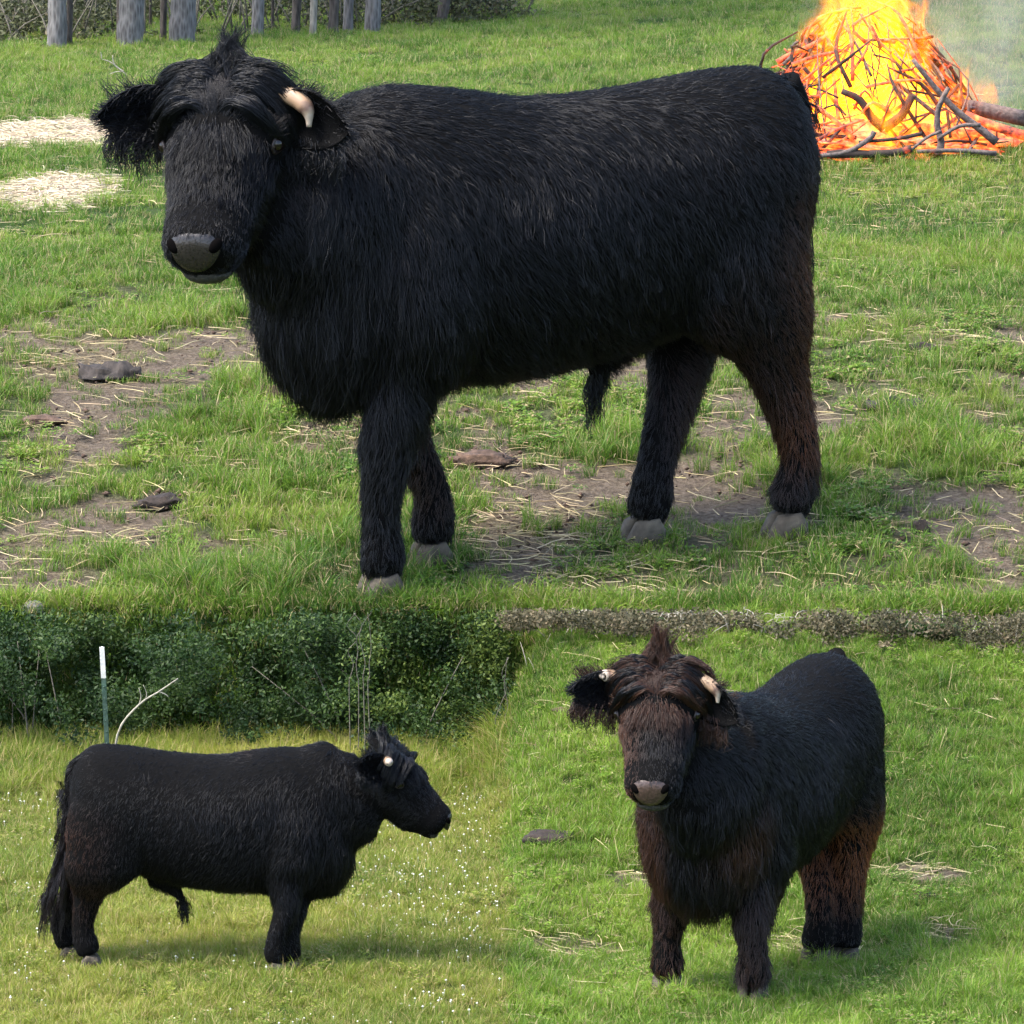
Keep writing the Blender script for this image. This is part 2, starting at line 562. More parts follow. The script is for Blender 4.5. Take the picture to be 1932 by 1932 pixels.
    P, Q = sample_surface(me, cnt, seed, MH @ Vector((.30, 0, .05)), .34, 2.6)
    MHi = MH.inverted()
    Mi = np.array(MHi)
    H = P @ Mi[:3, :3].T + Mi[:3, 3]
    hw = .2
    is_head = sstep(-.10, .06, H[:, 0]) * (np.abs(H[:, 1]) < .22) * (np.abs(H[:, 2]) < .24) * (H[:, 0] < .7)
    is_head = np.where((H[:, 2] < -.14) & (H[:, 0] < .12), 0, is_head)
    zh = sum(h.z for h in hl) / 4                          # height measured from the hooves on the slope
    PZ = P.copy(); PZ[:, 2] = P[:, 2] - zh * (1 - sstep(.25, .75, P[:, 2]))
    low = 1 - sstep(.34, .52, PZ[:, 2])                     # legs
    back = sstep(.95, 1.22, PZ[:, 2])
    # flow: back along the spine, down the flanks, straight down the legs
    X3 = np.array([[1., 0, 0]])
    flow = np.zeros_like(P)
    flow[:, 0] = -.75 * (1 - low) * (0.45 + .55 * back) + .12 * low
    flow[:, 2] = -.85 + .55 * back
    ff = fbm(P[:, 0] * 5 + P[:, 1] * 3, P[:, 2] * 5 - P[:, 1] * 3, seed, 3) - .5
    fg = fbm(P[:, 0] * 9 - P[:, 1] * 6, PZ[:, 2] * 9 + P[:, 1] * 6, seed + 9, 3) - .5
    flow[:, 0] += ff * 1.5; flow[:, 1] += fg * .9; flow[:, 2] += fg * .5
    # brisket and neck hair hangs
    fore = sstep(.45, .75, P[:, 0]) * (1 - is_head)
    flow[:, 2] -= .5 * fore; flow[:, 0] += .25 * fore
    # face: away from a whorl between the eyes
    hx = np.array(hx_ax.normalized()); hyv = np.array(hy_ax.normalized()); hzv = np.array(hz_ax.normalized())
    whorl = .22
    fx = np.where(H[:, 0] > whorl, 1.0, -0.8)
    fy = np.clip(H[:, 1] * 7, -1, 1) * np.where(H[:, 0] > whorl, .55, .9)
    face = fx[:, None] * hx + fy[:, None] * hyv - (.35 * (H[:, 2] < .02))[:, None] * hzv
    cheek = ((H[:, 2] < .0) & (H[:, 0] < .45))[:, None]
    face = np.where(cheek, hx * -.15 - hzv * .9, face)
    face = face + (ff * .9)[:, None] * hyv + (fg * .7)[:, None] * hx
    flow = unit(flow) * (1 - is_head)[:, None] + unit(face) * is_head[:, None]
    tang = unit(flow - Q * np.sum(flow * Q, axis=1)[:, None])
    # lengths
    Lh = .040 + .016 * (1 - back) + .03 * np.clip(ff, -.2, .5)
    Lh = Lh + .035 * fore * sstep(.95, .6, PZ[:, 2])
    Lh = Lh + .028 * sstep(.54, .43, PZ[:, 2]) * sstep(.34, .41, PZ[:, 2])
    Lh = Lh * (1 - low) + .042 * low
    Lh = Lh + .022 * low * sstep(-.3, -.5, P[:, 0])
    Lh = np.where(PZ[:, 2] < .16, .030, Lh)
    fl = np.where(H[:, 0] > .42, .018, np.where(H[:, 0] > .28, .034, .050))
    fl = np.where((H[:, 2] < -.02) & (H[:, 0] < .4), .035, fl)
    Lh = Lh * (1 - is_head) + fl * is_head
    Lh *= cfg.get('hairlen', 1.0) * (.65 + .7 * g.random(cnt))
    stray = g.random(cnt) < .035
    Lh = np.where(stray & (is_head < .3), Lh * 1.55, Lh)
    keep = ~((H[:, 0] > .512) & (is_head > .5) & (H[:, 2] > -.03) & (H[:, 2] < .060) & (np.abs(H[:, 1]) < .074))
    ed = np.minimum(np.linalg.norm(H - np.array([.205, .155, .052]), axis=1), np.linalg.norm(H - np.array([.205, -.155, .052]), axis=1))
    keep &= ed > .030
    keep &= ~((PZ[:, 2] < .035) & (is_head < .1))
    K = 6
    t = np.linspace(0, 1, K)[None, :, None]
    lift = (.13 + .22 * g.random(cnt))[:, None]
    lift = np.where(stray[:, None], lift * 1.5, lift) * cfg.get('lift', 1.0) * (1 - .45 * is_head[:, None])
    wh = np.exp(-((H[:, 0] - .22) ** 2) / .0016) * is_head * (H[:, 2] > .09) * .12
    lift = lift + .8 * wh[:, None]
    jit = g.normal(0, .16, (cnt, 3)) * (1 + 1.2 * wh[:, None])
    d0 = unit(tang * (1 - lift * .4) + Q * lift + jit)
    d1 = unit(tang + jit * 1.2 + np.array([0, 0, -.25]) * (1 - is_head)[:, None] + Q * .05)
    PT = P[:, None, :] - Q[:, None, :] * .004 + Lh[:, None, None] * (d0[:, None, :] * t + (d1 - d0)[:, None, :] * t * t * .55)
    # curl
    ph = g.random(cnt)[:, None] * 6.28
    bn = np.cross(tang, Q)
    wv = np.sin(ph + t[:, :, 0] * (3.5 + 2.0 * g.random(cnt)[:, None])) * (t[:, :, 0] * .10)
    PT += bn[:, None, :] * (wv * Lh[:, None])[:, :, None]
    # clumping: tips gather towards a shared guide strand
    nc = max(50, cnt // 13)
    ci = g.choice(cnt, nc, replace=False)
    kd = kdtree.KDTree(nc)
    for a, b in enumerate(ci): kd.insert(P[b], a)
    kd.balance()
    near = np.array([kd.find(p)[1] for p in P])
    gd = PT[ci][near] - P[ci][near][:, None, :]
    off = (P[ci][near] - P)
    target = P[:, None, :] + gd * (Lh / Lh[ci][near])[:, None, None] + off[:, None, :]
    cl = (cfg.get('clump', .45) * t ** 1.2) * (1 - .2 * is_head)[:, None, None]
    cl = np.where(stray[:, None, None], cl * .2, cl)
    PT = PT * (1 - cl) + target * cl
    # colour: black, sun-bleached brown on the legs' rear edges and where cfg says
    rn = g.random((cnt, 1))
    tint = BLACK * (.6 + 1.1 * rn)
    br = cfg['brown'](PZ, H, is_head)
    br = np.clip(br + (fbm(P[:, 0] * 12, P[:, 2] * 12 + P[:, 1] * 9, seed + 4, 3) - .5) * .22 * (br > .02), 0, 1)
    mix = (br * (.45 + .55 * g.random(cnt)))[:, None]
    bcol = cfg.get('bcol', 1.0) * BROWN + (RUST - BROWN) * cfg.get('bcol', 1.0) * (br ** 2 * g.random(cnt))[:, None]
    tint = tint * (1 - mix) + bcol * mix
    rad = .00072 * cfg.get('hairrad', 1.0) * np.linspace(1.1, .35, K)
    hair_object('coat', PT[keep], rad[None, :], tint[keep], M_HAIR, body)
    # ---------------- long locks: forelock, topknot, ear fringes, tail, sheath tuft
    S, TN, RD = [], [], []
    def lock(path, nst, spread, taper=.45, tintv=BLACK, var=1.0, frizz=.006, k=10):
        G = catmull(path, 4)
        idx = np.linspace(0, len(G) - 1, k)
        G = np.stack([np.interp(idx, np.arange(len(G)), G[:, c]) for c in range(3)], axis=1)
        tt = np.linspace(0, 1, k)
        for _ in range(nst):
            o = g.normal(0, 1, 3) * spread
            o2 = g.normal(0, 1, 3) * spread * .5
            L = .7 + .35 * g.random()
            q = np.interp(tt * L, tt, tt)
            C = np.stack([np.interp(q, tt, G[:, c]) for c in range(3)], axis=1)
            w = (1 - (1 - taper) * tt)[:, None]
            ph = g.random() * 6.28
            fr = frizz * np.sin(ph + tt * 7)[:, None] * tt[:, None] * g.normal(0, 1, 3)
            S.append(C + o * w + o2 * tt[:, None] + fr)
            TN.append(tintv * (.55 + var * g.random()))
            RD.append(.00095 * cfg.get('hairrad', 1.0))
    hm = lambda x, y, z: np.array(MH @ Vector((sq(x), y, z - (.022 if x < .15 else .006))))
    fcol = cfg.get('forelock', BLACK * 1.25)
    # forelock: parted along the middle, arching outwards and falling beside the eyes
    for k in range(cfg.get('locks', 130)):
        sgn = 1 if g.random() < .5 else -1
        x0 = g.uniform(-.055, .13)
        y0 = g.uniform(.0, .06)
        reach = g.uniform(.11, .20) * (1.0 if x0 < .06 else .85)
        drop = g.uniform(.05, .15)
        zc = .178 - max(0, x0 - .1) * .12
        up = g.uniform(.004, .028)
        yo = min(y0 + reach, .20)
        p0 = hm(x0, sgn * y0, zc - .015)
        p1 = hm(x0 - .035 + .02 * g.random(), sgn * (y0 + reach * .35), zc + up)
        p2 = hm(x0 + drop * .10, sgn * (y0 + reach * .78), zc - .02 - reach * .12 + up * .5)
        p3 = hm(min(x0 + drop * .55, .15), sgn * yo, zc - .08 - reach * .25)
        p4 = hm(min(x0 + drop * .95, .19), sgn * (yo - .004 + g.normal(0, .008)), zc - .13 - reach * .35)
        c = (fcol if g.random() < cfg.get('fmix', 1.0) else BLACK * 1.3) * (.5 + 1.0 * g.random())
        lock([p0, p1, p2, p3, p4], cfg.get('lockn', 24), .0065, .35, c, .7, .005)
    # brow locks: from the parting out and down over the brow to the outer corner of the eye
    for k in range(cfg.get('brow', 84)):
        sgn = 1 if g.random() < .5 else -1
        x0 = g.uniform(.03, .20); y0 = g.uniform(.0, .035); q = g.uniform(.75, 1.12); w1 = g.normal(0, .008)
        dx = g.uniform(.5, 1.2)
        xe = lambda d: min(x0 + d * dx, .205)
        c = (fcol if g.random() < cfg.get('fmix', 1.0) else BLACK * 1.3) * (.5 + 1.1 * g.random())
        lock([hm(x0, sgn * y0, .158), hm(x0 - .025, sgn * (y0 + .035 * q), .186), hm(xe(.005), sgn * (y0 + .085 * q) , .178 + w1), hm(xe(.04), sgn * min(.150, y0 + .118 * q), .140 + w1),
              hm(xe(.075), sgn * min(.172, y0 + .142 * q), .092), hm(xe(.10), sgn * min(.182, y0 + .155 * q), .050)], 22, .0052, .30, c, .8, .005)
    # short fan below the whorl, running down the nose
    for k in range(46):
        y0 = g.uniform(-.075, .075); x0 = g.uniform(.19, .27)
        zc = .160 - .35 * y0 * y0 / .09 - max(0, x0 - .2) * .15
        lock([hm(x0, y0, zc - .012), hm(x0 + .02, y0 * 1.15, zc + .001), hm(x0 + .05, y0 * 1.4, zc - .010), hm(x0 + .075, y0 * 1.5, zc - .022)], 14, .006, .6, fcol * (.5 + .8 * g.random()), .7, .004)
    # topknot
    for k in range(cfg.get('knot', 44)):
        a = g.random() * 6.28; r = .115 * math.sqrt(g.random())
        x0, y0 = -.03 + r * .6 * math.sin(a), r * math.cos(a)
        hgt = g.uniform(.07, .15) * (1 - r * 4.2) * cfg.get('knoth', 1.0)
        z0 = .14
        lean = g.normal(0, .012)
        lock([hm(x0, y0, z0), hm(x0 - .03, y0 * .75, z0 + .02) + np.array([0, 0, hgt * .3]), hm(x0 - .05, y0 * .35 + lean, z0 + .02) + np.array([0, 0, hgt * .7]), hm(x0 - .055, y0 * .12 + lean * 2, z0 + .02) + np.array([0, 0, hgt])], 20, .0060, .4, fcol * (.6 + .9 * g.random()), .7, .007)
    # wisps
    for k in range(10):
        sgn = 1 if g.random() < .5 else -1
        lock([hm(-.03, sgn * .04, .15), hm(-.04, sgn * .10, .21), hm(-.02, sgn * .17, .20 + g.normal(0, .015)), hm(0, sgn * .21, .17 + g.normal(0, .02))], 5, .004, .8, fcol, .7, .01)
    # ear fringes
    for (Me, sgn, eo) in ears:
        for k in range(46):
            t0 = g.uniform(.02, .9)
            q = g.choice([-1, -1, -1, 1])
            wz = .064 * q * (1 - .3 * t0)
            a = np.array(Me @ Vector((.02 * (1 - t0), sgn * t0 * .20, wz - .02 * t0 * t0)))
            Ld = (g.uniform(.04, .11) if q < 0 else g.uniform(.02, .05)) * (1.15 - .55 * t0)
            dn = np.array([0, 0, -1.0])
            if q < 0:
                lock([a, a + dn * Ld * .4 + np.array(Me.to_3x3() @ Vector((.015, sgn * .02, -.02))), a + dn * Ld + np.array(Me.to_3x3() @ Vector((.015, sgn * .015, -.03)))], 10, .006, .6, fcol * .8, .7, .012)
            else:
                o = np.array(Me.to_3x3() @ Vector((-.01, sgn * .025, .025)))
                lock([a, a + o * .7, a + o * 1.4], 10, .008, .8, fcol * .8, .7, .006)
        # short fur on the ear itself
        ePts, eN = sample_surface(eo.data, 1600, seed + 31)
        ed_ = unit(np.array(Me.to_3x3() @ Vector((0, sgn, -.25)))[None, :] + g.normal(0, .35, (1600, 3)) + eN * .5)
        tt = np.linspace(0, 1, 10)[None, :, None]
        for a in ePts[:, None, :] + ed_[:, None, :] * tt * .028:
            S.append(a); TN.append(BLACK * (.6 + g.random())); RD.append(.0009)
    # sheath tuft
    if cfg.get('sheath', True):
        for k in range(16):
            a = np.array([sx + .05 + g.normal(0, .016), g.normal(0, .010), sz - .05 + g.normal(0, .02)])
            L = g.uniform(.05, .16)
            lock([a, a + [.01, g.normal(0, .006), -L * .5], a + [.015 + g.normal(0, .008), g.normal(0, .008), -L]], 12, .005, .5, BLACK, .8, .008)
    # tail
    if cfg.get('tail'):
        tp = cfg['tail']
        B.part('tail', limb([(x, y, z, r, r) for (x, y, z, r) in tp], 5, 10, (0, 1, 0)), M_HIDE)
        G = catmull([p[:3] for p in tp], 8)
        n = len(G)
        for k in range(cfg.get('tailn', 220)):
            i = int(g.uniform(0, 1) ** .8 * (n - 2))
            fr_ = i / n
            L = .06 + .26 * fr_ ** 2
            a = G[i] + g.normal(0, .016 + .012 * fr_, 3)
            dn = unit(G[min(i + 3, n - 1)] - G[i])
            if fr_ > .8: dn = unit(dn + np.array([0, 0, -.6]))
            o = g.normal(0, .010 + .014 * fr_, 3)
            lock([a, a + dn * L * .5 + o, a + dn * L + o * 1.5], 12, .007, .55, BLACK * (1 + fr_) + BROWN * .06 * fr_, .8, .008)
    hair_object('forelock', np.array(S), np.array(RD)[:, None] * np.linspace(1.1, .4, 10)[None, :], np.array(TN), M_HAIR, body)
    return B, MH, body
# ------------------------------------------------------------------ bare patches (world ellipses) and plant cover
def patch(u, v, ru, rv, k=1.0):
    c = ground(u, v)
    rx = ru / FPX * c.y
    ry = max(.03, abs(ground(u, v - rv).y - ground(u, v + rv).y) / 2)
    return (c.x, c.y, rx, ry, k)
BARE = [patch(*a) for a in [
    (1000, 1000, 150, 55), (905, 865, 95, 36), (1040, 1108, 150, 26), (620, 825, 110, 40), (545, 700, 60, 30, .7), (150, 690, 130, 28, .65), (90, 790, 60, 22, .6),
    (300, 945, 60, 22), (240, 1030, 70, 22, .8), (95, 905, 50, 18, .6), (645, 1085, 60, 30), (1490, 982, 90, 16, .8), (1400, 1125, 190, 20, .8), (1690, 752, 100, 18, .9),
    (1740, 640, 120, 22, .7), (1640, 600, 70, 14, .6), (350, 640, 110, 22, .7), (420, 880, 90, 20, .5), (1300, 900, 60, 20, .4), (880, 780, 40, 22, .8), (1620, 340, 120, 10, .4), (1750, 830, 60, 14, .4)]]
HAY = [patch(*a) for a in [(110, 252, 150, 24, 1.3), (100, 362, 95, 24, 1.1), (1120, 1080, 120, 40, .5), (1740, 640, 140, 30, .8), (1000, 1010, 150, 60, .5), (560, 690, 120, 60, .5), (150, 680, 170, 50, .5),
    (590, 850, 130, 40, .6), (1075, 205, 30, 6, .5), (1700, 560, 120, 20, .4), (60, 1010, 60, 20, .4)]]
LOW_BARE = [patch(*a) for a in [(1210, 1660, 60, 20, .8), (1740, 1650, 110, 24, .9), (1560, 1800, 130, 26, .8), (1090, 1800, 110, 20, .6), (1780, 1760, 70, 30, .8), (1065, 1335, 24, 6, .8), (1095, 1345, 20, 5, .5), (640, 1870, 120, 12, .5), (760, 1740, 80, 12, .4)]]
LUSH = [patch(*a) for a in [(380, 1105, 230, 40, 1.0), (1480, 880, 140, 60, .6), (1750, 860, 110, 60, .8), (1300, 860, 90, 40, .6), (1180, 840, 60, 40, .7), (230, 1060, 160, 30, .7), (660, 120, 30, 5, 1.0), (1010, 1000, 50, 16, 1.0), (430, 740, 50, 20, 1.0), (400, 600, 90, 20, .8), (70, 580, 50, 20, .9), (1700, 1080, 200, 40, .5)]]
def field(L, x, y, nz=.35):
    s = np.zeros_like(np.asarray(x, dtype=float))
    w = nz * (fbm(x * 6, y * 3, 21, 3) - .5) * 2
    for (cx, cy, rx, ry, k) in L:
        d = np.sqrt(((x - cx) / rx) ** 2 + ((y - cy) / ry) ** 2) + w
        s = np.maximum(s, k * (1 - sstep(.65, 1.15, d)))
    return s
def cover_up(x, y):
    c = .56 + .9 * (fbm(x * 1.7, y * .8, 41, 4) - .42) + .35 * sstep(13.5, 16.5, y)
    c = np.clip(c, .12, 1.0)
    near = 1 - sstep(13.2, 15.0, y)
    c = c - near * .5 * sstep(.46, .62, fbm(x * 3.1, y * 1.5, 77, 3))
    return np.clip(c * (1 - .66 * np.clip(field(BARE, x, y), 0, 1)) - 1.2 * np.clip(field(HAY[:2], x, y), 0, 1) + .4 * field(LUSH, x, y), 0.02, 1)
def cover_low(x, y):
    c = .85 + .5 * (fbm(x * 5, y * 2.5, 43, 4) - .5)
    return np.clip(c * (1 - .85 * np.clip(field(LOW_BARE, x, y), 0, 1)), .05, 1)

# ------------------------------------------------------------------ ground
def mat_ground():
    m, nt, p = mat_new('pasture_soil')
    geo = N(nt, 'NewGeometry')
    cov = N(nt, 'Attribute', attribute_name='cover')
    hay = N(nt, 'Attribute', attribute_name='hay')
    n1 = N(nt, 'TexNoise', Scale=9.0, Detail=8.0, Roughness=.65); nt.links.new(geo.outputs['Position'], n1.inputs['Vector'])
    n2 = N(nt, 'TexNoise', Scale=60.0, Detail=6.0, Roughness=.7); nt.links.new(geo.outputs['Position'], n2.inputs['Vector'])
    soil = ramp(nt, n2.outputs[0], [(.30, (.09, .066, .048)), (.5, (.20, .155, .115)), (.72, (.34, .275, .21))])
    dead = ramp(nt, n2.outputs[0], [(.30, (.10, .075, .04)), (.5, (.24, .19, .11)), (.7, (.42, .35, .23))])
    grn = ramp(nt, n2.outputs[0], [(.30, (.020, .040, .008)), (.55, (.055, .10, .018)), (.75, (.11, .17, .035))])
    mx = N(nt, 'MixRGB'); hs = N(nt, 'Math', operation='MULTIPLY_ADD'); hs.inputs[1].default_value = 1.6; hs.inputs[2].default_value = -.72
    nt.links.new(n1.outputs[0], hs.inputs[0])
    ad = N(nt, 'Math', operation='ADD', use_clamp=True); nt.links.new(hs.outputs[0], ad.inputs[0]); nt.links.new(hay.outputs['Fac'], ad.inputs[1])
    nt.links.new(ad.outputs[0], mx.inputs[0]); nt.links.new(soil, mx.inputs[1]); nt.links.new(dead, mx.inputs[2])
    mg = N(nt, 'MixRGB'); cs = N(nt, 'MapRange'); cs.inputs['From Min'].default_value = .25; cs.inputs['From Max'].default_value = .75
    nt.links.new(cov.outputs['Fac'], cs.inputs[0])
    nt.links.new(cs.outputs[0], mg.inputs[0]); nt.links.new(mx.outputs[0], mg.inputs[1]); nt.links.new(grn, mg.inputs[2])
    nt.links.new(mg.outputs[0], p.inputs['Base Color'])
    p.inputs['Roughness'].default_value = .95
    p.inputs['Specular IOR Level'].default_value = .15
    b = N(nt, 'Bump', Strength=1.0, Distance=.05)
    nt.links.new(n2.outputs[0], b.inputs['Height']); nt.links.new(b.outputs[0], p.inputs['Normal'])
    return m
gxs = np.concatenate([-np.geomspace(150, 3.9, 26), np.arange(-3.8, 3.81, .045), np.geomspace(3.9, 150, 26)])
gys = np.concatenate([[-30, -5, 2, 5, 6], np.arange(6.4, 10.6, .04), np.arange(10.6, 10.82, .012), np.arange(10.84, 16, .04), np.arange(16, 32, .12), np.geomspace(32.5, 160, 30)])
gx, gy = np.meshgrid(gxs, gys)
gz = terrain(gx, gy)
isup = gy > EDGE - .03
cov = np.where(isup, cover_up(gx, gy), cover_low(gx, gy))
cov = np.where(np.abs(gy - EDGE) < .13, np.maximum(cov, .85), cov)
gz = gz + (.018 * (fbm(gx * 9, gy * 9, 51, 3) - .5) - .010 * np.clip(1 - cov * 1.4, 0, 1)) * isup * (gy < 32)
nX, nY = len(gxs), len(gys)
i = np.arange((nY - 1) * (nX - 1)); a = (i // (nX - 1)) * nX + i % (nX - 1)
T = np.concatenate([np.stack([a, a + 1, a + nX + 1], 1), np.stack([a, a + nX + 1, a + nX], 1)])
gme = tri_mesh('ground', np.stack([gx.ravel(), gy.ravel(), gz.ravel()], 1), T, True)
for nm, arr in (('cover', cov), ('hay', np.clip(field(HAY, gx, gy), 0, 1))):
    at = gme.attributes.new(nm, 'FLOAT', 'POINT'); at.data.foreach_set('value', arr.ravel().astype(np.float32))
ground_ob = tag(link('ground', gme, mat_ground()), kind='structure')

# ------------------------------------------------------------------ grass
def mat_grass(name, stops, dry, dryk=.12, trans=.45):
    m, nt, p = mat_new(name)
    out = nt.nodes['Material Output']
    a = N(nt, 'Attribute', attribute_name='blade')       # x: height along the blade, y: random per blade
    sx = N(nt, 'SeparateXYZ'); nt.links.new(a.outputs['Vector'], sx.inputs[0])
    oi = N(nt, 'ObjectInfo')
    geo = N(nt, 'NewGeometry')
    n1 = N(nt, 'TexNoise', Scale=1.6, Detail=4.0); nt.links.new(geo.outputs['Position'], n1.inputs['Vector'])
    f = N(nt, 'Math', operation='MULTIPLY_ADD'); f.inputs[1].default_value = .45; nt.links.new(sx.outputs[1], f.inputs[0])
    f2 = N(nt, 'Math', operation='MULTIPLY_ADD'); f2.inputs[1].default_value = .25; nt.links.new(oi.outputs['Random'], f2.inputs[0])
    f3 = N(nt, 'Math', operation='MULTIPLY_ADD'); f3.inputs[1].default_value = 1.5; f3.inputs[2].default_value = -.60; nt.links.new(n1.outputs[0], f3.inputs[0])
    nt.links.new(f3.outputs[0], f2.inputs[2]); nt.links.new(f2.outputs[0], f.inputs[2])
    c = ramp(nt, f.outputs[0], stops)
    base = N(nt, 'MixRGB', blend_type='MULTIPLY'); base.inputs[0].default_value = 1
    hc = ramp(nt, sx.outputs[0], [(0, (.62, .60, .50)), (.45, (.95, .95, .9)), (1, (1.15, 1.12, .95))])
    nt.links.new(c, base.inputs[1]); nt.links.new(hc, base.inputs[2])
    dr = N(nt, 'Math', operation='LESS_THAN'); dr.inputs[1].default_value = dryk
    fr = N(nt, 'Math', operation='FRACT'); ml = N(nt, 'Math', operation='MULTIPLY'); ml.inputs[1].default_value = 7.31
    nt.links.new(sx.outputs[1], ml.inputs[0]); nt.links.new(ml.outputs[0], fr.inputs[0]); nt.links.new(fr.outputs[0], dr.inputs[0])
    mx = N(nt, 'MixRGB'); nt.links.new(dr.outputs[0], mx.inputs[0]); nt.links.new(base.outputs[0], mx.inputs[1]); mx.inputs[2].default_value = (*dry, 1)
    nt.links.new(mx.outputs[0], p.inputs['Base Color'])
    p.inputs['Roughness'].default_value = .5
    p.inputs['Specular IOR Level'].default_value = .35
    tr = N(nt, 'BsdfTranslucent'); nt.links.new(mx.outputs[0], tr.inputs[0])
    ms = N(nt, 'MixShader'); ms.inputs[0].default_value = trans
    nt.links.new(p.outputs[0], ms.inputs[1]); nt.links.new(tr.outputs[0], ms.inputs[2]); nt.links.new(ms.outputs[0], out.inputs[0])
    return m

def blades(n, rad, h0, h1, wid, lean, g, curl=.6):
    """a tuft: n bent tapering blades"""
    V, T, A = [], [], []
    for k in range(n):
        r = rad * math.sqrt(g.random()); a = g.random() * 6.283
        b = np.array([r * math.cos(a), r * math.sin(a), -.004])
        d = g.random() * 6.283
        H = g.uniform(h0, h1); ln = abs(g.normal(0, lean)) + .1
        o = np.array([math.cos(d), math.sin(d), 0]) * ln
        sd = np.array([-math.sin(d), math.cos(d), 0]); w = wid * g.uniform(.6, 1.2)
        fc = g.random() * 3.14; sd = sd * math.cos(fc) + np.array([math.cos(d), math.sin(d), 0]) * math.sin(fc) * .6
        s0 = len(V)
        rnd = g.random()
        for t in (0, .38, .72):
            c = b + np.array([0, 0, 1]) * H * (t - .25 * curl * ln * t * t) + o * H * t * t
            ww = w * (1 - .55 * t)
            V += [c - sd * ww, c + sd * ww]; A += [(t, rnd, 0)] * 2
        V.append(b + np.array([0, 0, 1]) * H * (1 - .45 * curl * ln) + o * H * 1.0); A.append((1, rnd, 0))
        T += [(s0, s0 + 1, s0 + 3), (s0, s0 + 3, s0 + 2), (s0 + 2, s0 + 3, s0 + 5), (s0 + 2, s0 + 5, s0 + 4), (s0 + 4, s0 + 5, s0 + 6)]
    return V, T, A
def clover(n, rad, g, size=.011):
    V, T, A = [], [], []
    for k in range(n):
        r = rad * math.sqrt(g.random()); a = g.random() * 6.283
        hgt = g.uniform(.012, .04)
        c = np.array([r * math.cos(a), r * math.sin(a), hgt]); rnd = g.random()
        for q in range(3):
            an = q * 2.094 + g.random()
            d = np.array([math.cos(an), math.sin(an), g.normal(.15, .25)]); sd = np.array([-math.sin(an), math.cos(an), g.normal(0, .2)])
            L = size * g.uniform(.7, 1.3); s0 = len(V)
            V += [c, c + d * L * .5 + sd * L * .42, c + d * L, c + d * L * .5 - sd * L * .42]; A += [(.4, rnd, 0), (.7, rnd, 0), (.9, rnd, 0), (.7, rnd, 0)]
            T += [(s0, s0 + 1, s0 + 2), (s0, s0 + 2, s0 + 3)]
    return V, T, A
def proto(coll, name, VTA, mat):
    V, T, A = VTA
    me = tri_mesh(name, np.array(V), np.array(T), False)
    at = me.attributes.new('blade', 'FLOAT_VECTOR', 'POINT'); at.data.foreach_set('vector', np.array(A, dtype=np.float32).ravel())
    me.materials.append(mat)
    o = bpy.data.objects.new(name, me)
    coll.objects.link(o)
def scatter(name, label, P, rot, scl, idx, coll, cat='grass'):
    n = len(P)
    me = bpy.data.meshes.new(name)
    me.vertices.add(n); me.vertices.foreach_set('co', np.ascontiguousarray(P, dtype=np.float32).ravel())
    at = me.attributes.new('rot', 'FLOAT_VECTOR', 'POINT'); at.data.foreach_set('vector', np.ascontiguousarray(rot, dtype=np.float32).ravel())
    at = me.attributes.new('scl', 'FLOAT', 'POINT'); at.data.foreach_set('value', np.ascontiguousarray(scl, dtype=np.float32))
    at = me.attributes.new('pick', 'INT', 'POINT'); at.data.foreach_set('value', np.ascontiguousarray(idx, dtype=np.int32))
    o = link(name, me)
    tag(o, label, cat, kind='stuff')
    ng = bpy.data.node_groups.new(name, 'GeometryNodeTree')
    ng.interface.new_socket('Geometry', in_out='INPUT', socket_type='NodeSocketGeometry')
    ng.interface.new_socket('Geometry', in_out='OUTPUT', socket_type='NodeSocketGeometry')
    gi, go_ = ng.nodes.new('NodeGroupInput'), ng.nodes.new('NodeGroupOutput')
    ip = ng.nodes.new('GeometryNodeInstanceOnPoints')
    ci = ng.nodes.new('GeometryNodeCollectionInfo'); ci.inputs[0].default_value = coll; ci.inputs['Separate Children'].default_value = True; ci.inputs['Reset Children'].default_value = True
    def na(nm, ty):
        q = ng.nodes.new('GeometryNodeInputNamedAttribute'); q.data_type = ty; q.inputs[0].default_value = nm; return q.outputs[0]
    er = ng.nodes.new('FunctionNodeEulerToRotation')
    L = ng.links.new
    L(na('rot', 'FLOAT_VECTOR'), er.inputs[0]); L(er.outputs[0], ip.inputs['Rotation'])
    L(na('scl', 'FLOAT'), ip.inputs['Scale']); L(na('pick', 'INT'), ip.inputs['Instance Index'])
    ip.inputs['Pick Instance'].default_value = True
    L(gi.outputs[0], ip.inputs['Points']); L(ci.outputs[0], ip.inputs['Instance']); L(ip.outputs[0], go_.inputs[0])
    md = o.modifiers.new('scatter', 'NODES'); md.node_group = ng
    return o

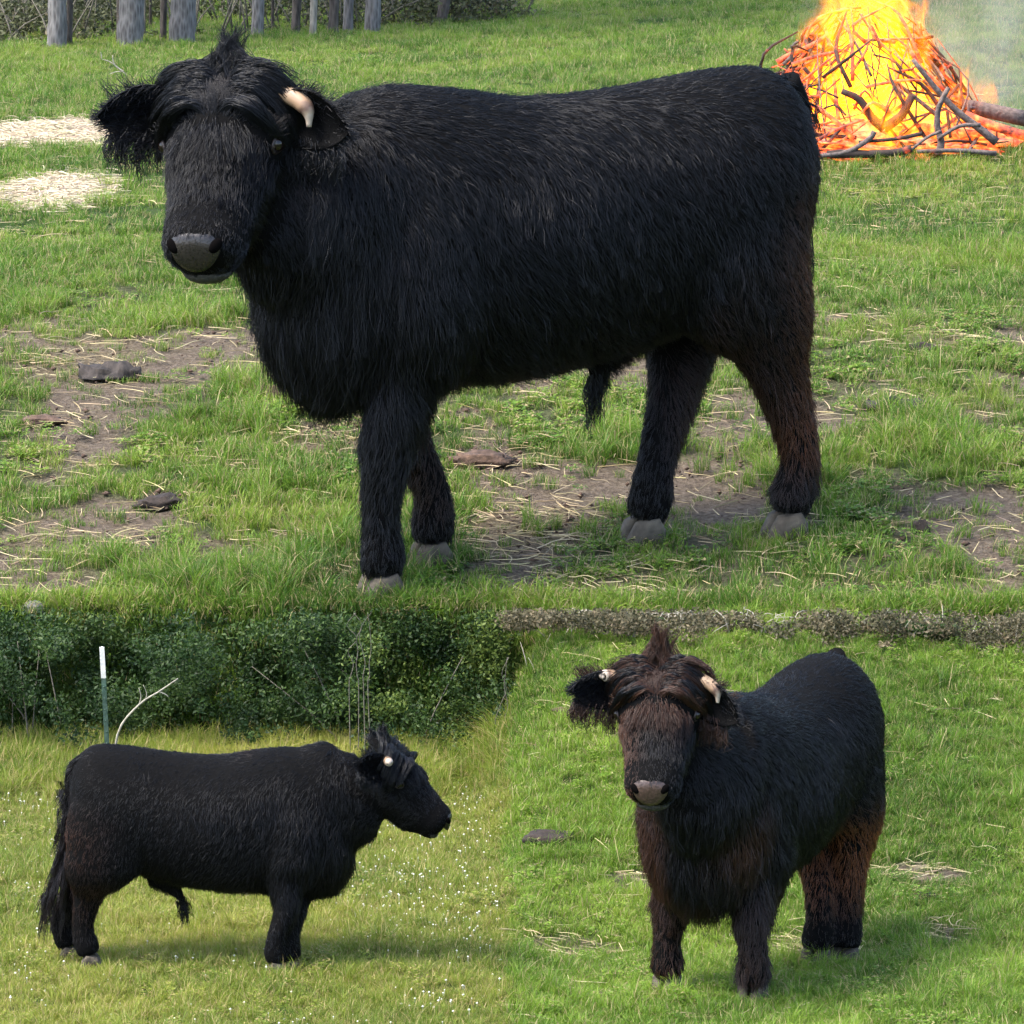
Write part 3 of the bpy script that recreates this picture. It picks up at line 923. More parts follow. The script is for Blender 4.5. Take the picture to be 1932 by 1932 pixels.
G_UP = mat_grass('pasture_grass', [(.0, (.042, .105, .016)), (.35, (.098, .205, .024)), (.65, (.185, .300, .038)), (1.0, (.31, .37, .065))], (.42, .34, .17), .15)
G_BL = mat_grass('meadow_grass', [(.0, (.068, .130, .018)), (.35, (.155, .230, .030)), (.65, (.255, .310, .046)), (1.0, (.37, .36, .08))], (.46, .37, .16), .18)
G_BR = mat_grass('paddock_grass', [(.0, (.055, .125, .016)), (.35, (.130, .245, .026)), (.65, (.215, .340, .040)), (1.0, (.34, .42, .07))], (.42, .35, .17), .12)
def proto_set(tagname, mat, k=1.0):
    g = np.random.default_rng(5)
    coll = bpy.data.collections.new(tagname)
    for q in range(5): proto(coll, f'a_short_{tagname}_{q}', blades(46, .055 * k, .022 * k, .055 * k, .0021 * k, .55, g), mat)      # 0-4 short turf
    for q in range(4): proto(coll, f'b_mid_{tagname}_{q}', blades(40, .045 * k, .05 * k, .10 * k, .0023 * k, .6, g), mat)            # 5-8 knee-high
    for q in range(3): proto(coll, f'c_long_{tagname}_{q}', blades(38, .040 * k, .09 * k, .17 * k, .0025 * k, .75, g), mat)          # 9-11 long arching
    for q in range(3): proto(coll, f'd_weed_{tagname}_{q}', clover(34, .055 * k, g, .012 * k), mat)                                 # 12-14 clover
    return coll
C_UP = proto_set('upper', G_UP); C_BL = proto_set('meadow', G_BL, .36); C_BR = proto_set('paddock', G_BR, .42)

def wedge(n, y0, y1, g, m=1.35, pw=1.0, side=0.0):
    """random points in the visible wedge of ground, widened by m"""
    y = y0 + (y1 - y0) * g.random(n) ** pw
    hw = np.tan(R(FOV / 2)) * y * m + .15 + side
    x = (g.random(n) * 2 - 1) * hw
    return x, y
def place(x, y, g, tilt=.12):
    n = len(x)
    z = terrain(x, y)
    P = np.stack([x, y, z], 1)
    rot = np.stack([g.normal(0, tilt, n), g.normal(0, tilt, n), g.random(n) * 6.283], 1)
    return P, rot
g = np.random.default_rng(101)
xs, ys = [], []
x, y = wedge(29000, EDGE - .03, 15.5, g, 1.35, 1.0, .5); xs.append(x); ys.append(y)
x, y = wedge(52000, 15.5, 32, g, 1.15, .9, 2.2); xs.append(x); ys.append(y)
x = np.concatenate(xs); y = np.concatenate(ys)
c = cover_up(x, y); lush = field(LUSH, x, y)
keep = g.random(len(x)) < np.clip(c * 1.05, .08, 1)
x, y, c, lush = x[keep], y[keep], c[keep], lush[keep]
P, rot = place(x, y, g)
n = len(x)
r = g.random(n)
hn = fbm(x * 2.3, y * 1.3, 91, 3)
tall = np.clip((hn - .54) * 1.6, 0, .5) + .75 * lush * (1 - sstep(14.5, 16, y)) + .25 * lush
idx = np.where(r < tall * .45, g.integers(9, 12, n), np.where(r < tall * .9 + .12, g.integers(5, 9, n), g.integers(0, 5, n)))
weed = (fbm(x * 3.7, y * 2.0, 95, 3) > .56) & (g.random(n) < .5) & (lush < .3)
idx = np.where(weed, g.integers(12, 15, n), idx)
scl = (.5 + .45 * g.random(n)) * (.65 + .4 * c) * np.where(idx >= 9, np.where(y > 14, .6, .9), 1)
hvs = [ground(712, 1128), ground(806, 1066), ground(1476, 1010), ground(1206, 1022)]
hx0 = np.concatenate([h.x + g.normal(0, .085, 26) for h in hvs]); hy0 = np.concatenate([h.y - .02 + g.normal(0, .10, 26) for h in hvs])
Pe, re_ = place(hx0, hy0, g, .2)
P = np.concatenate([P, Pe]); rot = np.concatenate([rot, re_]); idx = np.concatenate([idx, g.integers(0, 7, len(hx0))]); scl = np.concatenate([scl, g.uniform(.45, .8, len(hx0))])
ne = 2600                                                           # rank fringe hanging over the lip of the upper pasture
ex = g.uniform(-2.3, 2.3, ne); ey = EDGE - .055 + .12 * g.random(ne)
Pe, re_ = place(ex, ey, g, .25)
P = np.concatenate([P, Pe]); rot = np.concatenate([rot, re_])
idx = np.concatenate([idx, np.where(g.random(ne) < .75, g.integers(0, 5, ne), g.integers(5, 9, ne))]); scl = np.concatenate([scl, g.uniform(.45, .9, ne)])
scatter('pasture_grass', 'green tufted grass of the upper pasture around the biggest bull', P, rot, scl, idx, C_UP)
# lower meadow (left) and paddock (right)
g = np.random.default_rng(102)
x, y = wedge(74000, 6.6, EDGE - .04, g, 1.25, 1.0, .25)
bx = .03 * (fbm(y * 6, y * 0, 61, 3) - .5) * 2
left = x < bx - .005
c = cover_low(x, y)
keep = g.random(len(x)) < np.clip(c, .05, 1)
keep &= ~(left & (y > 10.52))
for side, coll, nm, lab in ((True, C_BL, 'meadow_grass', 'yellow-green mown meadow grass around the smallest bull'), (False, C_BR, 'paddock_grass', 'bright green paddock grass around the brown-tinged bull')):
    mk = keep & (left == side)
    X, Y = x[mk], y[mk]; n = len(X)
    P, rot = place(X, Y, g)
    r = g.random(n)
    hn = fbm(X * 5, Y * 3, 92, 3)
    tall = np.clip((hn - .5) * 1.5, 0, .5)
    idx = np.where(r < tall * .2, g.integers(9, 12, n), np.where(r < tall * .9 + .15, g.integers(5, 9, n), g.integers(0, 5, n)))
    weed = (fbm(X * 8, Y * 5, 96, 3) > .58) & (g.random(n) < .10)
    idx = np.where(weed, g.integers(12, 15, n), idx)
    scl = (.65 + .5 * g.random(n)) * (.7 + .4 * c[mk]) * np.where(weed, .7, 1)
    if side:   # rank grass at the foot of the thicket
        ed = sstep(9.75, 10.35, Y + .2 * (fbm(X * 6, Y, 97, 2) - .5))
        idx = np.where(g.random(n) < ed * .8, g.integers(9, 12, n), idx); scl = scl * (1 + .7 * ed)
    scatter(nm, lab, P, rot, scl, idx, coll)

# ------------------------------------------------------------------ dead stalks and hay
def stalks(name, label, X, Y, Lmin, Lmax, rad, g, col=(.52, .42, .24), rise=.25):
    n = len(X); K = 5
    Z = terrain(X, Y) + rad
    a = g.random(n) * 6.283; L = g.uniform(Lmin, Lmax, n)
    d = np.stack([np.cos(a), np.sin(a), np.abs(g.normal(0, rise, n))], 1)
    bnd = np.stack([-np.sin(a), np.cos(a), np.zeros(n)], 1) * g.normal(0, .25, n)[:, None]
    t = np.linspace(0, 1, K)[None, :, None]
    P0 = np.stack([X, Y, Z], 1)[:, None, :]
    PT = P0 + L[:, None, None] * (d[:, None, :] * t + bnd[:, None, :] * t * t)
    gzz = terrain(PT[:, :, 0].ravel(), PT[:, :, 1].ravel()).reshape(n, K) + .002
    sag = d[:, 2:3] * L[:, None] * (t[:, :, 0] ** 2) * .7
    PT[:, :, 2] = np.maximum(PT[:, :, 2] - sag, gzz + g.random((n, 1)) * .012)
    tint = np.array(col) * (.45 + .75 * g.random((n, 1))) * np.array([1, 1, 1]) + g.normal(0, .015, (n, 3))
    o = hair_object(name, PT, rad * np.array([1, 1, .9, .8, .5])[None, :] * (.6 + .8 * g.random((n, 1))), np.clip(tint, .02, .8), M_STALK, None)
    return tag(o, label, 'straw', kind='stuff')
M_STALK = mat_hair('dry_stalk', .7, .2)
g = np.random.default_rng(103)
x, y = wedge(60000, EDGE, 22, g, 1.3, 1.2)
pr = np.clip(.20 + .7 * np.clip(field(BARE, x, y), 0, 1) + field(HAY, x, y) * .9, 0, 1) * np.where(y < 14, .45, .35)
k = g.random(len(x)) < pr
stalks('dry_stalks', 'pale dry stalks strewn over the bare soil of the upper pasture', x[k], y[k], .03, .13, .0011, g)
cx = [(ground(112, 252), 150, 24), (ground(100, 362), 95, 22)]
hx_, hy_ = [], []
for (cc, ru, rv) in cx:
    q = g.normal(0, .42, (9000, 2))
    ry = abs(ground(112, 252 - rv).y - ground(112, 252 + rv).y) / 2
    hx_.append(cc.x + q[:, 0] * ru / FPX * cc.y); hy_.append(cc.y + q[:, 1] * ry)
stalks('hay_litter', 'pale trampled hay spread on the grass behind the biggest bull', np.concatenate(hx_), np.concatenate(hy_), .03, .10, .0022, g, (.55, .46, .32), .35)
x, y = wedge(36000, 6.9, EDGE - .1, g, 1.2)
k = (g.random(len(x)) < np.clip(.07 + field(LOW_BARE, x, y) * 1.0, 0, 1) * .6) & (x > 0)
stalks('straw_litter', 'yellow straw litter in the lower right paddock', x[k], y[k], .015, .075, .0007, g, (.55, .46, .26))

# ------------------------------------------------------------------ flowers in the lower left meadow
def flowers():
    g = np.random.default_rng(104)
    x, y = wedge(9000, 6.9, 10.4, g, 1.15)
    dens = np.clip((fbm(x * 3, y * 2, 66, 3) - .34 + .10 * (x < -.85)) * 2.4, 0, 1)
    k = (x < -.02) & (g.random(len(x)) < dens * .8)
    x, y = x[k], y[k]
    z = terrain(x, y) + g.uniform(.006, .020, len(x))
    V, T = [], []
    for a, b, c in zip(x, y, z):
        r = g.uniform(.0014, .0031); s0 = len(V)
        V += [(a - r, b, c), (a, b - r, c), (a + r, b, c), (a, b + r, c), (a, b, c + r * .9), (a, b, c - r * .7)]
        for (i0, i1) in ((0, 1), (1, 2), (2, 3), (3, 0)):
            T += [(s0 + i0, s0 + i1, s0 + 4), (s0 + i1, s0 + i0, s0 + 5)]
        # stem down to the soil
        s0 = len(V)
        V += [(a - .0004, b, c), (a + .0004, b, c), (a, b + .0003, tz(a, b) - .002)]
        T.append((s0, s0 + 1, s0 + 2))
    o = link('clover_flowers', tri_mesh('clover_flowers', np.array(V), np.array(T)), simple('white_petals', (.78, .76, .66), .7))
    tag(o, 'tiny white clover flowers dotted over the lower left meadow', 'flowers', kind='stuff')
flowers()
# ------------------------------------------------------------------ the three bulls
TRUNK = [(-.83, .97, .06, .12), (-.79, .945, .16, .22), (-.70, .925, .245, .315), (-.52, .89, .285, .35), (-.25, .83, .285, .375),
         (.05, .80, .315, .385), (.30, .81, .290, .41), (.50, .80, .265, .43), (.65, .775, .24, .40), (.76, .745, .185, .31), (.83, .735, .10, .18), (.85, .73, .04, .08)]
def brown_big(P, H, hd):
    b = np.zeros(len(P))
    hind = sstep(-.30, -.45, P[:, 0])
    b = np.maximum(b, hind * sstep(.80, .35, P[:, 2]) * sstep(.10, .3, P[:, 2]) * .3)
    b = np.maximum(b, sstep(-.52, -.74, P[:, 0]) * sstep(1.1, .65, P[:, 2]) * sstep(.14, .32, P[:, 2]) * .7)
    b = np.maximum(b, (P[:, 0] > .1) * (P[:, 0] < .42) * sstep(.56, .40, P[:, 2]) * sstep(.1, .2, P[:, 2]) * .25)
    b = np.maximum(b, hd * sstep(.3, .1, H[:, 0]) * .08)
    return b
o1 = Vector((.082, 11.22, 0)); o1.z = tz(o1.x, o1.y) + .095
hv1 = [ground(712, 1128), ground(806, 1066), ground(1476, 1010), ground(1206, 1022)]
B1, MH1, _ = build_bull('bull', 'biggest shaggy black bull, standing near the bonfire with its head turned to the viewer', o1, R(207), .975, 11, hv1,
    (at_depth(418, 272, 10.69), R(50), R(40), R(3)),
    dict(trunk=TRUNK, hairs=210000, bcol=.8, brown=brown_big, locks=140,
         neck=[(.25, 0, .90, .22, .28), (.50, .02, .89, .22, .30), (.72, .05, .93, .19, .275)],
         hoofdir=[R(8), R(0), R(0), R(8)], sheath_at=(-.22, .43), leg=.98,
         ear=[(R(-16), R(2), 0), (R(-14), R(22), 0)], horn=[(.085, .085, -.05), (.02, .03, .0, (.07, .11, .10))],
         tail=[(-.78, 0, 1.20, .04), (-.845, -.03, 1.08, .035), (-.85, -.07, .85, .028), (-.83, -.08, .6, .022)], tailn=160))

def brown_calf(P, H, hd):
    b = np.zeros(len(P))
    b = np.maximum(b, sstep(-.40, -.75, P[:, 0]) * sstep(1.05, .80, P[:, 2]) * sstep(.45, .72, P[:, 2]) * .6)
    b = np.maximum(b, sstep(-.45, -.62, P[:, 0]) * sstep(.6, .5, P[:, 2]) * sstep(.1, .35, P[:, 2]) * .3)
    b = np.maximum(b, sstep(.1, .0, np.abs(P[:, 0] - .22)) * sstep(1.15, 1.28, P[:, 2]) * .45)
    return b
o2 = Vector((0, 8.05, 0)); o2.x = (392 - 966) / FPX * 8.2; o2.z = tz(o2.x, o2.y)
hv2 = [ground(553, 1831), ground(527, 1836), ground(136, 1806), ground(176, 1822)]
S2 = .358
B2, MH2, _ = build_bull('bull', 'smallest black bull, in side view facing right before the dark thicket', o2, R(0), S2, 22, hv2,
    (at_depth(757, 1466, 8.05), R(-4), R(38), 0),
    dict(trunk=[(x * .94, z, w, h) for (x, z, w, h) in TRUNK], hairs=110000, bcol=.5, hairrad=1.35, clump=.28, lift=.8, brown=brown_calf, locks=90, lockn=16, hairlen=.85,
         neck=[(.25, 0, .90, .22, .28), (.52, 0, .92, .21, .31), (.76, 0, .98, .175, .30)],
         hoofdir=[0, 0, 0, 0], sheath_at=(-.22, .40), hip=(-.53, .15, .87),
         ear=[(R(50), R(0), 0), (R(50), R(0), 0)], horn=[(.02, .08, .01), (.02, .08, .01)], leg=1.03,
         tail=[(-.68, 0, 1.17, .045), (-.765, 0, 1.10, .036), (-.79, 0, .9, .028), (-.82, 0, .6, .02), (-.90, 0, .33, .012)], tailn=190))

def brown_mid(P, H, hd):
    b = np.zeros(len(P))
    hind = sstep(-.12, -.32, P[:, 0])
    b = np.maximum(b, hind * sstep(.74, .50, P[:, 2]) * sstep(.04, .34, P[:, 2]) * .95)
    b = np.maximum(b, hd * .45 * sstep(.0, -.10, H[:, 1]))
    b = np.maximum(b, hd * .3 * sstep(.4, .2, H[:, 0]) * sstep(.02, .10, H[:, 2]))
    b = np.maximum(b, (1 - hd) * sstep(.45, .62, P[:, 0]) * sstep(-.02, -.12, P[:, 1]) * .3)
    b = np.maximum(b, np.exp(-((P[:, 0] - .66) ** 2 + (P[:, 1] - .15) ** 2 + (P[:, 2] - .78) ** 2) / .012) * .85)
    b = np.maximum(b, (P[:, 0] > .1) * sstep(.62, .45, P[:, 2]) * sstep(.1, .2, P[:, 2]) * .18)
    return b
o3 = Vector((0, 8.15, 0)); o3.x = (1448 - 966) / FPX * 8.3; o3.z = tz(o3.x, o3.y)
hv3 = [ground(1417, 1888), ground(1256, 1872), ground(1590, 1818), ground(1536, 1822)]
S3 = .486
B3, MH3, _ = build_bull('bull', 'middle-sized brown-tinged bull facing the viewer, rusty hind legs', o3, R(243), S3, 33, hv3,
    (at_depth(1240, 1346, 7.72), R(19), R(40), R(2)),
    dict(trunk=[(x, z + .055 * float(sstep(-.3, .45, x)), w * (1 + .10 * float(sstep(.1, .5, x))), h) for (x, z, w, h) in TRUNK], hairs=110000, hairrad=1.35, hairlen=1.05, brown=brown_mid, locks=130, lockn=20, nosemat=M_NOSE_PINK,
         neck=[(.25, 0, .95, .23, .29), (.50, .02, .98, .23, .32), (.70, .05, 1.00, .20, .30)],
         hoofdir=[R(5), R(0), 0, 0], sheath_at=(-.2, .42), forelock=BLACK * .8 + BROWN * .28, knoth=1.3, fmix=.5, leg=1.12,
         ear=[(R(-30), R(-8), 0), (R(-10), R(24), 0)], horn=[(.085, .085, -.05), (.03, .06, .03)],
         tail=[(-.74, 0, 1.215, .045), (-.83, 0, 1.11, .035), (-.86, 0, .85, .028), (-.85, 0, .6, .022)], tailn=120))
# ------------------------------------------------------------------ leaf and twig helpers
def leaf_cloud(centres, radii, n, size, g, flat=.75, tint=None):
    """n leaf-sized faces spread through a set of clumps; returns V, T, per-vertex random pair"""
    centres = np.asarray(centres); radii = np.asarray(radii)
    w = radii[:, 0] * radii[:, 2]; w = w / w.sum()
    ci = g.choice(len(centres), n, p=w)
    d = unit(g.normal(0, 1, (n, 3))) * (g.random((n, 1)) ** .45)
    c = centres[ci] + d * radii[ci]
    nrm = unit(g.normal(0, 1, (n, 3)) + np.array([0, -.5, .9]) * flat)
    a = unit(np.cross(nrm, g.normal(0, 1, (n, 3)))); b = np.cross(nrm, a)
    s = (size * g.uniform(.55, 1.35, n))[:, None]
    V = np.stack([c - a * s, c + b * s * .48 + nrm * s * .12, c + a * s, c - b * s * .48 + nrm * s * .12], 1).reshape(-1, 3)
    i = np.arange(n) * 4
    T = np.concatenate([np.stack([i, i + 1, i + 2], 1), np.stack([i, i + 2, i + 3], 1)])
    A = np.repeat(np.stack([g.random(len(centres))[ci], g.random(n), np.zeros(n)], 1), 4, axis=0)
    return V, T, A
def leaf_object(name, V, T, A, mat, parent=None):
    me = tri_mesh(name, V, T)
    at = me.attributes.new('blade', 'FLOAT_VECTOR', 'POINT'); at.data.foreach_set('vector', np.ascontiguousarray(A, dtype=np.float32).ravel())
    return link(name, me, mat, parent)
def mat_leaf(name, stops, trans=.3):
    m, nt, p = mat_new(name)
    out = nt.nodes['Material Output']
    a = N(nt, 'Attribute', attribute_name='blade'); sx = N(nt, 'SeparateXYZ'); nt.links.new(a.outputs['Vector'], sx.inputs[0])
    f = N(nt, 'Math', operation='MULTIPLY_ADD'); f.inputs[1].default_value = .45; nt.links.new(sx.outputs[1], f.inputs[0])
    f2 = N(nt, 'Math', operation='MULTIPLY'); f2.inputs[1].default_value = .55; nt.links.new(sx.outputs[0], f2.inputs[0]); nt.links.new(f2.outputs[0], f.inputs[2])
    c = ramp(nt, f.outputs[0], stops)
    nt.links.new(c, p.inputs['Base Color']); p.inputs['Roughness'].default_value = .55; p.inputs['Specular IOR Level'].default_value = .3
    tr = N(nt, 'BsdfTranslucent'); nt.links.new(c, tr.inputs[0])
    ms = N(nt, 'MixShader'); ms.inputs[0].default_value = trans
    nt.links.new(p.outputs[0], ms.inputs[1]); nt.links.new(tr.outputs[0], ms.inputs[2]); nt.links.new(ms.outputs[0], out.inputs[0])
    return m
def tube(path, k=3, n=7):
    """path rows x,y,z,r"""
    return limb([(p[0], p[1], p[2], p[3], p[3]) for p in path], k, n, (.31, .22, .92))
def vf_join(parts):
    V, F = [], []
    for v, f in parts:
        o = len(V); V += [tuple(q) for q in v]; F += [tuple(i + o for i in t) for t in f]
    return V, F
def mesh_vf(name, VF, mat, parent=None, smooth=True):
    return link(name, np_mesh(name, [tuple(v) for v in VF[0]], VF[1], smooth), mat, parent)
def lump(c, rx, ry, rz, seed, rough=.3, rz_rot=0, freq=2.2, sub=3):
    """an irregular clod resting on the ground; c = ground point"""
    bm = bmesh.new()
    bmesh.ops.create_icosphere(bm, subdivisions=sub, radius=1)
    for v in bm.verts:
        q = v.co * freq + Vector((seed * 3.1, seed * 1.7, seed))
        k = 1 + rough * (mnoise.noise(q) + .5 * mnoise.noise(q * 2.3) + .28 * mnoise.noise(q * 5.1))
        v.co = Vector((v.co.x * rx * k, v.co.y * ry * k, max(v.co.z, -.35) * rz * k))
    M = Matrix.Translation(Vector(c) + Vector((0, 0, rz * .18))) @ Matrix.Rotation(rz_rot, 4, 'Z')
    V = [M @ v.co for v in bm.verts]; F = [[v.index for v in f.verts] for f in bm.faces]
    bm.free()
    return V, F

# ------------------------------------------------------------------ dark thicket behind the lower left meadow
L_DARK = mat_leaf('thicket_leaf', [(.0, (.010, .024, .007)), (.4, (.022, .052, .012)), (.72, (.055, .100, .018)), (1.0, (.14, .19, .035))], .3)
M_TWIG = simple('grey_twig', (.13, .115, .09), .9, .4, 80, .4)
M_PALE = simple('pale_vine', (.34, .31, .25), .9, .3, 80, .3)
g = np.random.default_rng(201)
cs, rs = [], []
def ztop(y, v): return at_depth(966, v, y).z
for k in range(470):
    x = g.uniform(-2.0, -.015); f = g.random()
    hol = float(fbm(np.array(x * 5.0), np.array(f * 2.2), 71, 3))
    y = 10.70 - .44 * g.random() ** 1.3 * float(sstep(.34, .60, np.array(hol)))
    zb = tz(x, 10.45); zt = ztop(y, 1156)
    z = zb + (zt - zb) * (.12 + .88 * f) - .02
    r = g.uniform(.018, .085)
    if z + r * .8 > ztop(y, 1146): z = ztop(y, 1146) - r * .8
    cs.append((x, y + .04 * (1 - f) * 0, z)); rs.append((r, r * .8, r * .85))
V, T, A = leaf_cloud(cs, rs, 92000, .0060, g)
A[:, 0] *= np.interp(V[:, 0], [-1.4, -.55, -.30, 0], [.75, .65, 1.05, 1.2]) * (.6 + .9 * fbm(V[:, 0] * 7, V[:, 2] * 7, 72, 2))
tag(leaf_object('thicket', V, T, A, L_DARK), 'dense dark green thicket behind the smallest bull', 'thicket', kind='stuff')
tw = []
for k in range(12):
    x = g.uniform(-1.6, -.02); y = g.uniform(10.42, 10.62); zb = tz(x, y) - .02; h = g.uniform(.15, .40)
    d = g.normal(0, .10, 2)
    tw.append(tube([(x, y, zb, .0026), (x + d[0] * .7, y, zb + h * .5, .002), (x + d[0] * 1.6, y + d[1] * .2, min(zb + h, ztop(y, 1160)), .0008)], 2, 5))
tag(mesh_vf('thicket_stems', vf_join(tw), M_TWIG), 'tangle of thin grey stems inside the dark thicket', 'stems', kind='stuff')
def vine(us, v0, v1, y, label, seed):
    gg = np.random.default_rng(seed)
    root = empty('vine', ground(us[0], 1425))
    inv = root.location
    for u in us:
        pts = []
        for t in np.linspace(0, 1, 7):
            p = at_depth(u + gg.normal(0, 4) + 14 * t * gg.normal(0, .6), v0 + (v1 - v0) * t, y) - inv
            pts.append((p.x, p.y, p.z, .0013 * (1 - .5 * t)))
        b = at_depth(u, 1470, y) - inv
        pts.insert(0, (b.x, b.y, tz(b.x + inv.x, b.y + inv.y) - inv.z - .005, .0016))
        mesh_vf('stem', tube(pts, 3, 6), M_TWIG, root)
    return tag(root, label, 'vine')
vine([662, 676, 690, 702], 1300, 1156, 10.25, 'bunch of pale bare vine stems hanging in the thicket above the small bull', 5)
vine([944, 956], 1420, 1240, 10.25, 'pair of thin pale vine stems at the right end of the thicket', 8)
# fence post and the bare branch leaning beside it
pb = ground(207, 1486); pt = at_depth(192, 1221, pb.y - .01)
root = empty('fence_post', pb)
M_POST = simple('green_post_paint', (.045, .085, .062), .6, .3, 60, .3)
M_WHITE = simple('white_post_tip', (.72, .70, .64), .7, .2, 60, .12)
def tee(p0, p1, w, t):
    """T-section bar"""
    ax = (p1 - p0).normalized(); sx_ = Vector((1, 0, 0)); sx_ = (sx_ - ax * sx_.dot(ax)).normalized(); sy_ = ax.cross(sx_)
    prof = [(-w, 0), (w, 0), (w, t), (t / 2, t), (t / 2, w * 1.5), (-t / 2, w * 1.5), (-t / 2, t), (-w, t)]
    V = [p + sx_ * a + sy_ * b for p in (p0, p1) for (a, b) in prof]
    n = len(prof)
    F = [(k, (k + 1) % n, n + (k + 1) % n, n + k) for k in range(n)] + [tuple(range(n))[::-1], tuple(range(n, 2 * n))]
    return V, F
dv = pt - pb
mesh_vf('post_shaft', tee(Vector((0, 0, -.04)), dv * .78, .0058, .0028), M_POST, root, False)
mesh_vf('post_tip', tee(dv * .78, dv, .0060, .0030), M_WHITE, root, False)
for k in range(9):
    p = dv * (.08 + .08 * k)
    mesh_vf('stud', ellipsoid(p + Vector((0, -.0035, 0)), .002, .003, .0022, None, 6, 4), M_POST, root)
tag(root, 'green steel fence post with a white tip before the dark thicket', 'post')
b0 = ground(214, 1488)
root = empty('bare_branch', b0)
P2 = lambda u, v, d=0: at_depth(u, v, b0.y - .03 + d) - b0
pth = [(0, 0, -.01, .0034)] + [(*P2(u, v), r) for (u, v, r) in ((222, 1385, .003), (262, 1330, .0026), (300, 1305, .0022), (336, 1280, .0014))]
mesh_vf('stem', tube(pth, 4, 6), M_PALE, root)
for (a, b) in (((262, 1330), (262, 1298)), ((300, 1305), (318, 1316)), ((275, 1322), (270, 1292))):
    mesh_vf('twig', tube([(*P2(*a), .0016), (*P2((a[0] + b[0]) / 2 + 4, (a[1] + b[1]) / 2), .0012), (*P2(*b), .0007)], 3, 5), M_PALE, root)
tag(root, 'thin bare branch slanting up beside the white-tipped fence post', 'branch')

# ------------------------------------------------------------------ dry brush along the top of the lower right paddock
L_BRUSH = mat_leaf('brush_leaf', [(.0, (.032, .034, .016)), (.35, (.075, .070, .034)), (.7, (.14, .115, .065)), (1.0, (.24, .185, .115))], .25)
L_BUSH = mat_leaf('bush_leaf', [(.0, (.012, .030, .009)), (.5, (.035, .075, .018)), (1.0, (.08, .13, .035))], .3)
g = np.random.default_rng(202)
cs, rs = [], []
for k in range(300):
    x = g.uniform(.0, 1.7); y = g.uniform(10.26, 10.62)
    low = np.interp(x, [0, .35, .8, 1.3], [1175, 1195, 1215, 1228])
    v = g.uniform(1160, low)
    p = at_depth(966 + x / y * FPX * .98, v, y)
    r = g.uniform(.018, .044)
    z = max(p.z, tz(x, y) + .006)
    z = min(z, ztop(y, 1150) - r * .7)
    cs.append((x, y, z)); rs.append((r * 1.5, r, r * .8))
V, T, A = leaf_cloud(cs, rs, 40000, .0056, g)
tag(leaf_object('dry_brush', V, T, A, L_BRUSH), 'low olive and brown brush along the back of the lower right paddock', 'brush', kind='stuff')
tw = []
for k in range(170):
    x = g.uniform(.02, 1.7); y = g.uniform(10.36, 10.6); zb = tz(x, y) - .005; h = g.uniform(.03, .09); d = g.normal(0, .04, 2)
    tw.append(tube([(x, y, zb, .0016), (x + d[0] * .4, y, zb + h * .55, .0013), (x + d[0], y + d[1], min(zb + h, ztop(y, 1158)), .0006)], 2, 5))
tag(mesh_vf('brush_twigs', vf_join(tw), M_PALE), 'grey dead twigs standing in the low brush', 'twigs', kind='stuff')
def bush(u, v0, v1, ru, y, n, label, seed):
    gg = np.random.default_rng(seed)
    c0 = at_depth(u, (v0 + v1) / 2, y); rx = ru / FPX * y; rz = (v1 - v0) / 2 / FPX * y
    base = Vector((c0.x, y, tz(c0.x, y)))
    root = empty('bush', base)
    cs = [(c0.x - base.x + gg.uniform(-.8, .8) * rx, gg.uniform(-.02, .02), c0.z - base.z + gg.uniform(-.55, .4) * rz) for _ in range(22)]
    rs = [(rx * .34, .025, rz * .42)] * 22
    V, T, A = leaf_cloud(cs, rs, n, .0058, gg)
    leaf_object('foliage', V, T, A, L_BUSH, root)
    st = []
    for _ in range(9):
        q = gg.uniform(-.6, .6) * rx
        st.append(tube([(q * .3, 0, -.005, .003), (q * .7, 0, (c0.z - base.z) * .6, .002), (q, gg.normal(0, .01), c0.z - base.z + rz * .5, .001)], 2, 5))
    mesh_vf('stems', vf_join(st), M_TWIG, root)
    tag(root, label, 'bush')
bush(1738, 1158, 1216, 72, 10.40, 3200, 'dark green bush at the back right of the lower paddock', 3)
bush(1180, 1158, 1192, 70, 10.44, 2400, 'olive green bush behind the head of the brown-tinged bull', 4)
# fallen stick in that brush
q = ground(1500, 1226)

# ------------------------------------------------------------------ woods along the top left
def mat_bark(name, c0, c1, sc=14):
    m, nt, p = mat_new(name)
    tc = N(nt, 'TexCoord'); mp = N(nt, 'Mapping'); mp.inputs['Scale'].default_value = (1, 1, .22); nt.links.new(tc.outputs['Object'], mp.inputs[0])
    n = N(nt, 'TexNoise', Scale=float(sc * 3), Detail=8.0, Roughness=.7); nt.links.new(mp.outputs[0], n.inputs['Vector'])
    w = N(nt, 'TexVoronoi', Scale=float(sc * 4)); nt.links.new(mp.outputs[0], w.inputs['Vector'])
    mu = N(nt, 'Math', operation='MULTIPLY'); nt.links.new(n.outputs[0], mu.inputs[0]); nt.links.new(w.outputs['Distance'], mu.inputs[1])
    c = ramp(nt, mu.outputs[0], [(.05, c0), (.4, c1)])
    nt.links.new(c, p.inputs['Base Color']); p.inputs['Roughness'].default_value = .9
    b = N(nt, 'Bump', Strength=.8, Distance=.01); nt.links.new(mu.outputs[0], b.inputs['Height']); nt.links.new(b.outputs[0], p.inputs['Normal'])
    return m
BK_GREY = mat_bark('grey_bark', (.06, .055, .053), (.20, .19, .185))
BK_DARK = mat_bark('dark_bark', (.025, .020, .018), (.09, .075, .065))
BK_PALE = mat_bark('pale_bark', (.12, .105, .085), (.28, .26, .22))
L_TREE = mat_leaf('spring_leaf', [(.0, (.05, .09, .015)), (.6, (.11, .16, .03)), (1.0, (.18, .22, .06))], .4)
